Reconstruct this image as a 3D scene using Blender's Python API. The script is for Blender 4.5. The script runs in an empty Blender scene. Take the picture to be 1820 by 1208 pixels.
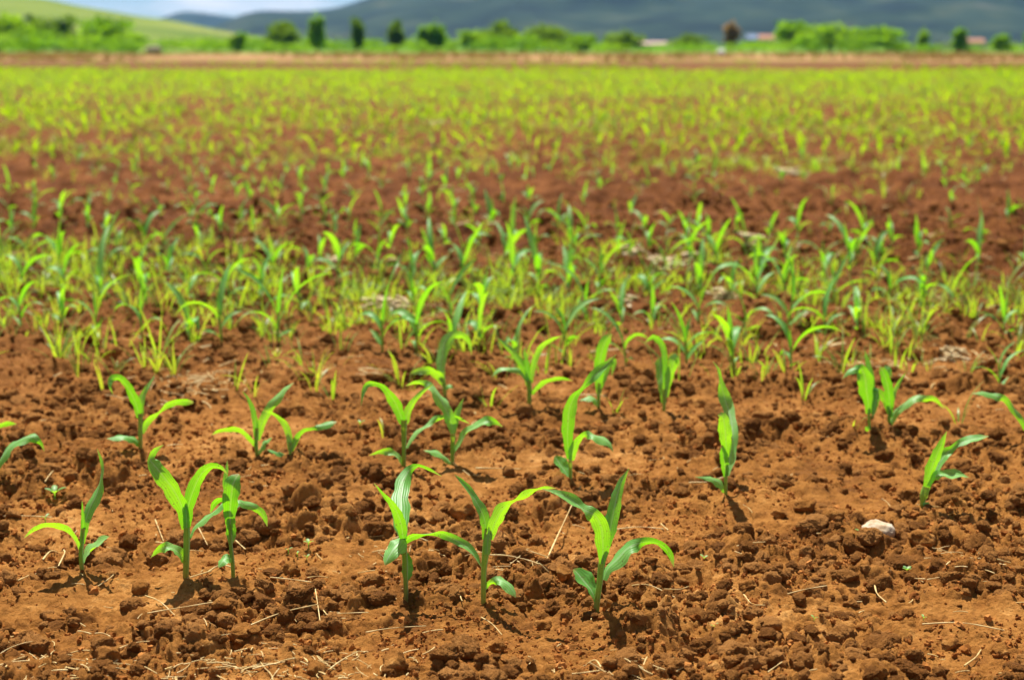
import bpy, bmesh, math, random
import numpy as np
from mathutils import Vector, Matrix, noise as mnoise

R = math.radians
random.seed(11)
rng = np.random.default_rng(7)
scene = bpy.context.scene
COL = scene.collection

# ------------------------------------------------------------------ camera
FPX, PCX, PCY, HORIZON, CAMZ = 2860.0, 910.0, 604.0, 84.0, 0.90
PITCH = math.atan((PCY - HORIZON) / FPX)
cam_d = bpy.data.cameras.new('camera')
cam_d.sensor_width = 36.0
cam_d.lens = 36.0 * FPX / 1820.0
cam_d.clip_start, cam_d.clip_end = 0.05, 30000.0
cam_d.dof.use_dof = True
cam_d.dof.focus_distance = 2.66
cam_d.dof.aperture_fstop = 4.2
cam = bpy.data.objects.new('camera', cam_d)
cam.location = (0, 0, CAMZ)
cam.rotation_euler = (R(90) - PITCH, 0, 0)
COL.objects.link(cam)
scene.camera = cam

# ------------------------------------------------------------------ sky and sun
SUN_EL, SUN_AZ = R(63), R(-18)            # beyond the field, a little to the left
world = bpy.data.worlds.new('World')
scene.world = world
world.use_nodes = True
wn, wl = world.node_tree.nodes, world.node_tree.links
wn.clear()
w_out = wn.new('ShaderNodeOutputWorld'); w_bg = wn.new('ShaderNodeBackground')
w_sky = wn.new('ShaderNodeTexSky'); w_sky.sky_type = 'NISHITA'; w_sky.sun_disc = False
w_sky.sun_elevation = SUN_EL; w_sky.sun_rotation = SUN_AZ
w_sky.air_density = 0.65; w_sky.dust_density = 0.0; w_sky.ozone_density = 4.0
# clouds lie on a layer overhead: direction divided by its height crowds them towards the horizon
w_tc = wn.new('ShaderNodeTexCoord'); w_sep = wn.new('ShaderNodeSeparateXYZ')
w_abs = wn.new('ShaderNodeMath'); w_abs.operation = 'ABSOLUTE'
w_add = wn.new('ShaderNodeMath'); w_add.operation = 'ADD'; w_add.inputs[1].default_value = 0.17
w_div = wn.new('ShaderNodeVectorMath'); w_div.operation = 'DIVIDE'
w_map = wn.new('ShaderNodeMapping')
w_map.inputs['Scale'].default_value = (1.0, 1.0, 1.0)
w_map.inputs['Location'].default_value = (6.85, 3.05, 3.85)
w_no = wn.new('ShaderNodeTexNoise'); w_no.inputs['Scale'].default_value = 1.25
w_no.inputs['Detail'].default_value = 7.0; w_no.inputs['Roughness'].default_value = 0.58
w_ramp = wn.new('ShaderNodeValToRGB')
w_ramp.color_ramp.elements[0].position = 0.52; w_ramp.color_ramp.elements[1].position = 0.66
w_mix = wn.new('ShaderNodeMix'); w_mix.data_type = 'RGBA'
w_mix.inputs['B'].default_value = (11.0, 11.1, 11.5, 1)
wl.new(w_tc.outputs['Generated'], w_sep.inputs[0]); wl.new(w_sep.outputs['Z'], w_abs.inputs[0]); wl.new(w_abs.outputs[0], w_add.inputs[0])
wl.new(w_tc.outputs['Generated'], w_div.inputs[0]); wl.new(w_add.outputs[0], w_div.inputs[1]); wl.new(w_div.outputs[0], w_map.inputs['Vector'])
wl.new(w_map.outputs['Vector'], w_no.inputs['Vector'])
wl.new(w_no.outputs['Fac'], w_ramp.inputs['Fac'])
wl.new(w_ramp.outputs['Color'], w_mix.inputs['Factor'])
wl.new(w_sky.outputs['Color'], w_mix.inputs['A'])
wl.new(w_mix.outputs['Result'], w_bg.inputs['Color'])
w_bg.inputs['Strength'].default_value = 0.05
wl.new(w_bg.outputs['Background'], w_out.inputs['Surface'])

sun_d = bpy.data.lights.new('sun', 'SUN')
sun_d.energy = 5.0; sun_d.angle = R(0.53); sun_d.color = (1.0, 0.955, 0.88)
sun = bpy.data.objects.new('sun', sun_d)
TO_SUN = Vector((math.sin(SUN_AZ) * math.cos(SUN_EL), math.cos(SUN_AZ) * math.cos(SUN_EL), math.sin(SUN_EL)))
sun.rotation_euler = TO_SUN.to_track_quat('Z', 'Y').to_euler()
sun.location = TO_SUN * 50
COL.objects.link(sun)

vs = scene.view_settings
vs.view_transform = 'Standard'; vs.look = 'None'; vs.gamma = 1.0; vs.exposure = 0.95
vs.use_curve_mapping = False
scene.cycles.max_bounces = 6
scene.cycles.transmission_bounces = 4
scene.cycles.diffuse_bounces = 2
scene.cycles.glossy_bounces = 2

# ------------------------------------------------------------------ helpers
def ray(px, py):
    u, v = (px - PCX) / FPX, (PCY - py) / FPX
    c, s = math.cos(PITCH), math.sin(PITCH)
    return Vector((u, c + v * s, -s + v * c))

def on_ground(px, py, z=0.0):
    d = ray(px, py)
    return Vector((0, 0, CAMZ)) + d * ((z - CAMZ) / d.z)

def at_depth(px, py, Y):
    d = ray(px, py)
    return Vector((0, 0, CAMZ)) + d * (Y / d.y)

def project(p):
    c, s = math.cos(PITCH), math.sin(PITCH)
    q = Vector(p) - Vector((0, 0, CAMZ))
    f = q.y * c - q.z * s
    return PCX + FPX * q.x / f, PCY - FPX * (q.y * s + q.z * c) / f, f

def tag(o, label=None, cat=None, group=None, kind=None):
    if label: o['label'] = label
    if cat: o['category'] = cat
    if group: o['group'] = group
    if kind: o['kind'] = kind
    return o

def empty(name, loc=(0, 0, 0), rz=0.0):
    o = bpy.data.objects.new(name, None)
    o.empty_display_size = 0.05
    o.location = loc; o.rotation_euler = (0, 0, rz)
    COL.objects.link(o)
    return o

def link(name, me, parent=None):
    o = bpy.data.objects.new(name, me)
    COL.objects.link(o)
    if parent: o.parent = parent
    return o

def mesh_np(name, V, F, mat, smooth=True, uv=None):
    """V (n,3) array; F (m,3) or (m,4) int array; uv (n,2) per vertex."""
    V = np.asarray(V, np.float32); F = np.asarray(F, np.int32)
    k = F.shape[1]
    me = bpy.data.meshes.new(name)
    me.vertices.add(len(V)); me.vertices.foreach_set('co', V.ravel())
    me.loops.add(F.size); me.loops.foreach_set('vertex_index', F.ravel())
    me.polygons.add(len(F))
    me.polygons.foreach_set('loop_start', np.arange(0, F.size, k, dtype=np.int32))
    me.polygons.foreach_set('loop_total', np.full(len(F), k, np.int32))
    me.polygons.foreach_set('use_smooth', np.full(len(F), smooth))
    if uv is not None:
        l = me.uv_layers.new(name='UVMap')
        l.data.foreach_set('uv', np.asarray(uv, np.float32)[F.ravel()].ravel())
    me.update(calc_edges=True)
    me.materials.append(mat)
    return me

class Bag:
    """collects vertex and face arrays of one object"""
    def __init__(s): s.V, s.F, s.U, s.n = [], [], [], 0
    def add(s, V, F, U=None):
        s.V.append(np.asarray(V, np.float32)); s.F.append(np.asarray(F, np.int32) + s.n)
        s.U.append(np.zeros((len(V), 2), np.float32) if U is None else np.asarray(U, np.float32)); s.n += len(V)
    def mesh(s, name, mat, smooth=True):
        return mesh_np(name, np.concatenate(s.V), np.concatenate(s.F), mat, smooth, np.concatenate(s.U))

# ---- vectorised noise
def _hash(ix, iy, seed):
    h = (ix.astype(np.int64) * 374761393 + iy.astype(np.int64) * 668265263 + seed * 1274126177) & 0xFFFFFFFF
    h = ((h ^ (h >> 13)) * 1274126177) & 0xFFFFFFFF
    h = h ^ (h >> 16)
    return h

def _h01(ix, iy, seed): return (_hash(ix, iy, seed) & 0xFFFFFF).astype(np.float32) / 16777215.0

def perlin(x, y, seed=0):
    x0 = np.floor(x); y0 = np.floor(y)
    fx, fy = (x - x0).astype(np.float32), (y - y0).astype(np.float32)
    ix, iy = x0.astype(np.int64), y0.astype(np.int64)
    u = fx * fx * fx * (fx * (fx * 6 - 15) + 10); v = fy * fy * fy * (fy * (fy * 6 - 15) + 10)
    def g(dx, dy):
        a = _h01(ix + dx, iy + dy, seed) * (2 * np.pi)
        return np.cos(a) * (fx - dx) + np.sin(a) * (fy - dy)
    a = g(0, 0); b = g(1, 0); c = g(0, 1); d = g(1, 1)
    return ((a + u * (b - a)) * (1 - v) + (c + u * (d - c)) * v) * 1.5

def lumps(x, y, cell, seed, keep=0.8, rmin=0.22, rmax=0.62):
    """rounded clods, one per cell, highest wins; result in units of cell"""
    X, Y = x / cell, y / cell
    ix, iy = np.floor(X).astype(np.int64), np.floor(Y).astype(np.int64)
    best = np.zeros_like(X, dtype=np.float32)
    for dx in (-1, 0, 1):
        for dy in (-1, 0, 1):
            jx, jy = ix + dx, iy + dy
            k = _hash(jx, jy, seed)
            a = (k & 0x3FF).astype(np.float32) / 1023; b = ((k >> 10) & 0x3FF).astype(np.float32) / 1023
            r = ((k >> 20) & 0x3FF).astype(np.float32) / 1023
            on = (_h01(jx, jy, seed + 5) < keep)
            rad = rmin + (rmax - rmin) * r * r
            ex, ey = X - (jx + 0.15 + 0.7 * a), Y - (jy + 0.15 + 0.7 * b)
            q = rad * rad - ex * ex - ey * ey
            best = np.maximum(best, np.where(on & (q > 0), np.sqrt(np.maximum(q, 0)), 0).astype(np.float32))
    return best
# ------------------------------------------------------------------ materials
def new_mat(name):
    m = bpy.data.materials.new(name); m.use_nodes = True
    m.node_tree.nodes.clear()
    return m, m.node_tree.nodes, m.node_tree.links

def ramp(n, stops):
    r = n.new('ShaderNodeValToRGB'); cr = r.color_ramp
    while len(cr.elements) < len(stops): cr.elements.new(0.5)
    for e, (p, c) in zip(cr.elements, stops): e.position = p; e.color = (*c, 1)
    return r

def noise_node(n, l, scale, detail=4, rough=0.55, coord='Object', dist=0.0):
    tc = n.new('ShaderNodeTexCoord'); t = n.new('ShaderNodeTexNoise')
    t.inputs['Scale'].default_value = scale; t.inputs['Detail'].default_value = detail
    t.inputs['Roughness'].default_value = rough; t.inputs['Distortion'].default_value = dist
    l.new(tc.outputs[coord], t.inputs['Vector'])
    return t

def plain_mat(name, stops, scale, rough=0.8, bump=0.0, bscale=40, spec=0.3, coord='Object', bdist=0.01, detail=5):
    m, n, l = new_mat(name)
    o = n.new('ShaderNodeOutputMaterial'); p = n.new('ShaderNodeBsdfPrincipled')
    t = noise_node(n, l, scale, detail, coord=coord); r = ramp(n, stops)
    l.new(t.outputs['Fac'], r.inputs['Fac']); l.new(r.outputs['Color'], p.inputs['Base Color'])
    p.inputs['Roughness'].default_value = rough; p.inputs['Specular IOR Level'].default_value = spec
    if bump:
        bt = noise_node(n, l, bscale, 5, 0.65, coord); b = n.new('ShaderNodeBump')
        b.inputs['Strength'].default_value = bump; b.inputs['Distance'].default_value = bdist
        l.new(bt.outputs['Fac'], b.inputs['Height']); l.new(b.outputs['Normal'], p.inputs['Normal'])
    l.new(p.outputs['BSDF'], o.inputs['Surface'])
    return m

def leaf_mat(name, refl_a, refl_b, trans_a, trans_b, mix=0.5, rough=0.42, spec=0.5, veins=0.0, scale=14, coord='Object'):
    m, n, l = new_mat(name)
    o = n.new('ShaderNodeOutputMaterial'); p = n.new('ShaderNodeBsdfPrincipled'); tr = n.new('ShaderNodeBsdfTranslucent')
    mx = n.new('ShaderNodeMixShader'); mx.inputs['Fac'].default_value = mix
    t = noise_node(n, l, scale, 4, coord=coord)
    oi = n.new('ShaderNodeObjectInfo')
    add = n.new('ShaderNodeMath'); add.operation = 'MULTIPLY_ADD'
    l.new(oi.outputs['Random'], add.inputs[0]); add.inputs[1].default_value = 0.5
    l.new(t.outputs['Fac'], add.inputs[2])
    sub = n.new('ShaderNodeMath'); sub.operation = 'SUBTRACT'; sub.inputs[1].default_value = 0.25
    l.new(add.outputs[0], sub.inputs[0])
    r1 = ramp(n, [(0.3, refl_a), (0.72, refl_b)]); r2 = ramp(n, [(0.3, trans_a), (0.72, trans_b)])
    l.new(sub.outputs[0], r1.inputs['Fac']); l.new(sub.outputs[0], r2.inputs['Fac'])
    c1, c2 = r1.outputs['Color'], r2.outputs['Color']
    if veins:
        uv = n.new('ShaderNodeTexCoord'); sx = n.new('ShaderNodeSeparateXYZ')
        l.new(uv.outputs['UV'], sx.inputs[0])
        s1 = n.new('ShaderNodeMath'); s1.operation = 'MULTIPLY'; s1.inputs[1].default_value = 44.0
        l.new(sx.outputs['X'], s1.inputs[0])
        s2 = n.new('ShaderNodeMath'); s2.operation = 'SINE'; l.new(s1.outputs[0], s2.inputs[0])
        # midrib: |x-0.5| small
        m1 = n.new('ShaderNodeMath'); m1.operation = 'SUBTRACT'; m1.inputs[1].default_value = 0.5
        l.new(sx.outputs['X'], m1.inputs[0])
        m2 = n.new('ShaderNodeMath'); m2.operation = 'ABSOLUTE'; l.new(m1.outputs[0], m2.inputs[0])
        m3 = n.new('ShaderNodeMapRange'); m3.inputs['From Min'].default_value = 0.02; m3.inputs['From Max'].default_value = 0.09
        m3.inputs['To Min'].default_value = 1.0; m3.inputs['To Max'].default_value = 0.0
        l.new(m2.outputs[0], m3.inputs['Value'])
        k = n.new('ShaderNodeMath'); k.operation = 'MULTIPLY_ADD'; k.inputs[1].default_value = veins; k.inputs[2].default_value = 1.0
        l.new(s2.outputs[0], k.inputs[0])
        tip = n.new('ShaderNodeMapRange'); tip.inputs['From Min'].default_value = 0.90; tip.inputs['From Max'].default_value = 0.99
        tip.inputs['To Max'].default_value = 0.75; l.new(sx.outputs['Y'], tip.inputs['Value'])
        spt = noise_node(n, l, 330.0, 3, 0.6); spr = ramp(n, [(0.63, (0, 0, 0)), (0.68, (1, 1, 1))]); l.new(spt.outputs['Fac'], spr.inputs['Fac'])
        outs = []
        for c, rib in ((c1, (0.42, 0.66, 0.30, 1)), (c2, (0.30, 0.62, 0.03, 1))):
            mm = n.new('ShaderNodeMix'); mm.data_type = 'RGBA'; mm.blend_type = 'MULTIPLY'; mm.inputs['Factor'].default_value = 1.0
            l.new(c, mm.inputs['A']); l.new(k.outputs[0], mm.inputs['B'])
            m4 = n.new('ShaderNodeMix'); m4.data_type = 'RGBA'
            h = n.new('ShaderNodeMath'); h.operation = 'MULTIPLY'; h.inputs[1].default_value = 0.8
            l.new(m3.outputs['Result'], h.inputs[0]); l.new(h.outputs[0], m4.inputs['Factor'])
            l.new(mm.outputs['Result'], m4.inputs['A']); m4.inputs['B'].default_value = rib
            m5 = n.new('ShaderNodeMix'); m5.data_type = 'RGBA'; l.new(tip.outputs['Result'], m5.inputs['Factor'])
            l.new(m4.outputs['Result'], m5.inputs['A']); m5.inputs['B'].default_value = (0.42, 0.36, 0.08, 1)
            m6 = n.new('ShaderNodeMix'); m6.data_type = 'RGBA'; l.new(spr.outputs['Color'], m6.inputs['Factor'])
            l.new(m5.outputs['Result'], m6.inputs['A']); m6.inputs['B'].default_value = (0.22, 0.17, 0.05, 1)
            outs.append(m6.outputs['Result'])
        c1, c2 = outs
        b = n.new('ShaderNodeBump'); b.inputs['Strength'].default_value = 0.25; b.inputs['Distance'].default_value = 0.0006
        l.new(s2.outputs[0], b.inputs['Height']); l.new(b.outputs['Normal'], p.inputs['Normal'])
    l.new(c1, p.inputs['Base Color']); l.new(c2, tr.inputs['Color'])
    p.inputs['Roughness'].default_value = rough; p.inputs['Specular IOR Level'].default_value = spec
    l.new(p.outputs['BSDF'], mx.inputs[1]); l.new(tr.outputs['BSDF'], mx.inputs[2]); l.new(mx.outputs['Shader'], o.inputs['Surface'])
    return m

def brown_foot(m):
    n, l = m.node_tree.nodes, m.node_tree.links
    p = [x for x in n if x.type == 'BSDF_PRINCIPLED'][0]
    src = p.inputs['Base Color'].links[0].from_socket
    uv = n.new('ShaderNodeTexCoord'); sx = n.new('ShaderNodeSeparateXYZ'); l.new(uv.outputs['UV'], sx.inputs[0])
    f = n.new('ShaderNodeMapRange'); f.inputs['From Min'].default_value = 0.05; f.inputs['From Max'].default_value = 0.45
    f.inputs['To Min'].default_value = 0.85; f.inputs['To Max'].default_value = 0.0
    l.new(sx.outputs['Y'], f.inputs['Value'])
    mx = n.new('ShaderNodeMix'); mx.data_type = 'RGBA'; mx.inputs['B'].default_value = (0.30, 0.17, 0.05, 1)
    l.new(f.outputs['Result'], mx.inputs['Factor']); l.new(src, mx.inputs['A']); l.new(mx.outputs['Result'], p.inputs['Base Color'])

def soil_mat(name, far=False):
    m, n, l = new_mat(name)
    o = n.new('ShaderNodeOutputMaterial'); p = n.new('ShaderNodeBsdfPrincipled')
    big = noise_node(n, l, 2.2, 5, 0.6); mid = noise_node(n, l, 26.0, 5, 0.6); fine = noise_node(n, l, 210.0, 4, 0.7)
    a = n.new('ShaderNodeMath'); a.operation = 'MULTIPLY_ADD'; a.inputs[1].default_value = 0.45
    l.new(big.outputs['Fac'], a.inputs[0])
    b = n.new('ShaderNodeMath'); b.operation = 'MULTIPLY_ADD'; b.inputs[1].default_value = 0.40
    l.new(mid.outputs['Fac'], b.inputs[0])
    c = n.new('ShaderNodeMath'); c.operation = 'MULTIPLY'; c.inputs[1].default_value = 0.15
    l.new(fine.outputs['Fac'], c.inputs[0])
    l.new(c.outputs[0], b.inputs[2]); l.new(b.outputs[0], a.inputs[2])
    r = ramp(n, [(0.37, (0.15, 0.054, 0.010)), (0.46, (0.28, 0.110, 0.020)), (0.55, (0.39, 0.168, 0.036)), (0.64, (0.62, 0.315, 0.092))])
    l.new(a.outputs[0], r.inputs['Fac'])
    # behind the third row the soil shifts to a darker, redder ramp, ragged border
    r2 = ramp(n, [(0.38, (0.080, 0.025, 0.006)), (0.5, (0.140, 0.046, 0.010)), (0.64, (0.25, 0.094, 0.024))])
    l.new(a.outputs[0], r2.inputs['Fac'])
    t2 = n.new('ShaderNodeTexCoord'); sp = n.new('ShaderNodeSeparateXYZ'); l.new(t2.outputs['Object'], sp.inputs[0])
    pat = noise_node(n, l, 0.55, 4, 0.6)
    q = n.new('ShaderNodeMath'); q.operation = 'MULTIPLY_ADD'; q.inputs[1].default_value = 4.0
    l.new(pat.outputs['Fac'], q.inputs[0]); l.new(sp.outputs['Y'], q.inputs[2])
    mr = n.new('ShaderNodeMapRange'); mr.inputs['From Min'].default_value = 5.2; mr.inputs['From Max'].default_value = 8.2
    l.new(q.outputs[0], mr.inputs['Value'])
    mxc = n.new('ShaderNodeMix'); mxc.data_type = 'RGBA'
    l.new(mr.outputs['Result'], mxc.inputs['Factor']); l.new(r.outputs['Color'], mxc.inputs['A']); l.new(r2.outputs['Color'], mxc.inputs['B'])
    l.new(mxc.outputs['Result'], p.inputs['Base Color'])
    p.inputs['Roughness'].default_value = 0.95; p.inputs['Specular IOR Level'].default_value = 0.12
    if not far:
        g = noise_node(n, l, 420.0, 4, 0.75); b1 = n.new('ShaderNodeBump')
        b1.inputs['Strength'].default_value = 1.0; b1.inputs['Distance'].default_value = 0.004
        l.new(g.outputs['Fac'], b1.inputs['Height'])
        tc = n.new('ShaderNodeTexCoord'); vo = n.new('ShaderNodeTexVoronoi'); vo.inputs['Scale'].default_value = 130.0
        vo.feature = 'F1'
        ad = n.new('ShaderNodeVectorMath'); ad.operation = 'MULTIPLY_ADD'; ad.inputs[1].default_value = (0.008,) * 3
        l.new(mid.outputs['Color'], ad.inputs[0]); l.new(tc.outputs['Object'], ad.inputs[2]); l.new(ad.outputs[0], vo.inputs['Vector'])
        iv = n.new('ShaderNodeMath'); iv.operation = 'SUBTRACT'; iv.inputs[0].default_value = 1.0; l.new(vo.outputs['Distance'], iv.inputs[1])
        b2 = n.new('ShaderNodeBump'); b2.inputs['Strength'].default_value = 0.6; b2.inputs['Distance'].default_value = 0.004
        l.new(iv.outputs[0], b2.inputs['Height']); l.new(b2.outputs['Normal'], b1.inputs['Normal'])
        l.new(b1.outputs['Normal'], p.inputs['Normal'])
    l.new(p.outputs['BSDF'], o.inputs['Surface'])
    return m

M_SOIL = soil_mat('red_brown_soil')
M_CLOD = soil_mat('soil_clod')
M_MAIZE = leaf_mat('maize_leaf', (0.15, 0.46, 0.09), (0.25, 0.58, 0.16), (0.23, 0.62, 0.002), (0.41, 0.80, 0.004), 0.50, 0.44, 0.42, veins=0.08)
M_STEM = leaf_mat('maize_stem', (0.20, 0.38, 0.04), (0.30, 0.46, 0.07), (0.45, 0.62, 0.02), (0.5, 0.7, 0.03), 0.30, 0.45, 0.4, veins=0.06)
brown_foot(M_STEM)
M_FARMAIZE = leaf_mat('maize_leaf_far', (0.09, 0.26, 0.005), (0.16, 0.33, 0.010), (0.25, 0.54, 0.001), (0.42, 0.64, 0.002), 0.52, 0.6, 0.12, scale=0.7)
M_WEED = leaf_mat('weed_grass_blade', (0.18, 0.34, 0.05), (0.32, 0.42, 0.08), (0.42, 0.66, 0.02), (0.66, 0.72, 0.03), 0.48, 0.45, 0.4, scale=6)
M_SEED = leaf_mat('weed_seedling_leaf', (0.14, 0.36, 0.09), (0.24, 0.46, 0.12), (0.40, 0.80, 0.02), (0.55, 0.9, 0.03), 0.45, 0.45, 0.4, scale=40)
M_STRAW = plain_mat('dry_straw', [(0.3, (0.38, 0.23, 0.07)), (0.5, (0.56, 0.39, 0.14)), (0.72, (0.74, 0.58, 0.27))], 60, 0.6, spec=0.35)
M_HUSK = plain_mat('pale_husk', [(0.3, (0.42, 0.29, 0.12)), (0.5, (0.58, 0.44, 0.22)), (0.72, (0.72, 0.60, 0.36))], 30, 0.6, spec=0.35)
M_STONE = plain_mat('pale_stone', [(0.34, (0.28, 0.16, 0.07)), (0.5, (0.42, 0.31, 0.19)), (0.66, (0.55, 0.46, 0.33))], 55, 0.85, 0.5, 160, bdist=0.004)
M_MARGIN = plain_mat('dry_grass_margin', [(0.35, (0.20, 0.105, 0.036)), (0.5, (0.28, 0.160, 0.058)), (0.66, (0.36, 0.22, 0.085))], 0.12, 0.95, spec=0.1)
M_FALLOW = plain_mat('fallow_soil', [(0.35, (0.10, 0.040, 0.010)), (0.52, (0.14, 0.060, 0.015)), (0.68, (0.12, 0.080, 0.012))], 0.35, 0.95, spec=0.1)
M_MEADOW = plain_mat('meadow_grass', [(0.35, (0.08, 0.18, 0.012)), (0.5, (0.12, 0.24, 0.02)), (0.68, (0.19, 0.25, 0.04))], 0.02, 0.9, spec=0.1)
M_HILL = plain_mat('hill_grass', [(0.36, (0.085, 0.135, 0.012)), (0.5, (0.14, 0.19, 0.024)), (0.66, (0.21, 0.22, 0.05))], 0.011, 0.95, spec=0.1, detail=8)
M_MOUNT = plain_mat('mountain_forest', [(0.40, (0.006, 0.016, 0.008)), (0.52, (0.016, 0.034, 0.014)), (0.62, (0.036, 0.052, 0.022)), (0.76, (0.12, 0.09, 0.065))], 0.0075, 0.95, spec=0.1, detail=9)

# ------------------------------------------------------------------ soil of the ploughed field
HERO_BASES = []          # filled below: (x, y) where the soil settles round a stem

def relief(x, y):
    x = np.asarray(x, np.float32); y = np.asarray(y, np.float32)
    wx = x + 0.014 * perlin(x * 26, y * 26, 3) + 0.006 * perlin(x * 80, y * 80, 4)
    wy = y + 0.014 * perlin(x * 26, y * 26, 13) + 0.006 * perlin(x * 80, y * 80, 14)
    rough = np.clip(0.62 + 1.0 * perlin(x * 2.3 + 7, y * 3.1, 21) + 0.5 * perlin(x * 6.1, y * 6.1, 22), 0.10, 1.25)
    h = 0.016 * perlin(x * 1.3, y * 1.6, 31) + 0.012 * perlin(x * 4.5, y * 5.0, 32) + 0.007 * perlin(x * 13, y * 13, 33)
    h = h + rough * (0.052 * lumps(wx, wy, 0.115, 41, 0.55) + 0.032 * lumps(wx, wy, 0.055, 42, 0.65))
    h = h + (0.45 + 0.65 * rough) * (0.020 * lumps(wx, wy, 0.026, 43, 0.72) + 0.0115 * lumps(wx, wy, 0.0125, 44, 0.72)) + 0.0024 * perlin(x * 130, y * 130, 61)
    back = np.clip((y - 4.2) / 3.0, 0, 1)          # the soil farther back lies in bigger clods
    if float(np.max(back)) > 0:
        h = h + back * (0.11 * lumps(wx, wy, 0.19, 45, 0.6) + 0.05 * lumps(wx, wy, 0.10, 46, 0.7) - 0.035)
    h = h - 0.018 * rough * np.clip(perlin(x * 9, y * 9, 51) - 0.12, 0, 1) * 2.0
    h = h - 0.024
    return h

BASE_LIFT = []
def soil_height(x, y):
    x = np.asarray(x, np.float32); y = np.asarray(y, np.float32)
    h = relief(x, y)
    if not BASE_LIFT:
        b = np.array(HERO_BASES, np.float32); BASE_LIFT.append(-relief(b[:, 0], b[:, 1]))
    lo, hi = float(y.min()) - 0.3, float(y.max()) + 0.3
    num = den = 0.0
    for (bx, by), lift in zip(HERO_BASES, BASE_LIFT[0]):
        if by < lo or by > hi: continue
        w = np.exp(-((x - bx) ** 2 + (y - by) ** 2) / (0.085 ** 2))
        num = num + w * lift; den = den + w
    return h + num / np.maximum(den, 1.0)

def build_soil():
    # rows follow the distance, so that clods near the front are fine and far ones coarse
    ys = [-5.0, -3.0, -1.5, -0.5, 0.3, 0.8, 1.2, 1.5]
    y = 1.72
    while y < 28:
        ys.append(y); y += max(0.0025, 0.00042 * y * y) if y < 6 else 0.00026 * y * y
    while y < 77.0:
        ys.append(y); y *= 1.035
    ys = np.array(ys + [77.0], np.float32)
    inner = np.linspace(-1, 1, 560)
    outer = np.concatenate([np.linspace(0.006, 0.30, 45), [0.36, 0.43, 0.52, 0.62, 0.74, 0.87, 1.0]])
    hw = 0.335 * np.maximum(ys, 1.0) + 0.10
    ext = 3.0 + 0.6 * np.maximum(ys, 0)
    X = np.concatenate([-(hw[:, None] + ext[:, None] * outer[None, ::-1]), hw[:, None] * inner[None, :], hw[:, None] + ext[:, None] * outer[None, :]], axis=1)
    Y = np.repeat(ys[:, None], X.shape[1], axis=1)
    H = np.zeros_like(X, np.float32)
    step = 120
    for i in range(0, len(ys), step):
        H[i:i + step] = soil_height(X[i:i + step], Y[i:i + step])
    fade = np.clip((ys - 60) / 15, 0, 1)[:, None]
    H = H * (1 - fade)
    nr, nc = X.shape
    V = np.stack([X, Y, H], -1).reshape(-1, 3)
    i = np.arange(nr - 1)[:, None] * nc + np.arange(nc - 1)[None, :]
    F = np.stack([i, i + 1, i + nc + 1, i + nc], -1).reshape(-1, 4)
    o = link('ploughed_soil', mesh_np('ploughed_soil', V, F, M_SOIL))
    tag(o, 'red brown crumbly ploughed soil of the maize field', kind='structure')
    return o

def sheet(name, x0, x1, y0, y1, z, mat, label, nx=2, ny=2, amp=0.0):
    xs = np.linspace(x0, x1, nx); yy = np.linspace(y0, y1, ny)
    X, Y = np.meshgrid(xs, yy)
    Z = np.full_like(X, z) + (amp * perlin(X * 0.05, Y * 0.05, 77) if amp else 0)
    V = np.stack([X, Y, Z], -1).reshape(-1, 3)
    i = np.arange(ny - 1)[:, None] * nx + np.arange(nx - 1)[None, :]
    F = np.stack([i, i + 1, i + nx + 1, i + nx], -1).reshape(-1, 4)
    o = link(name, mesh_np(name, V, F, mat))
    tag(o, label, kind='structure')
    return o
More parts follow.
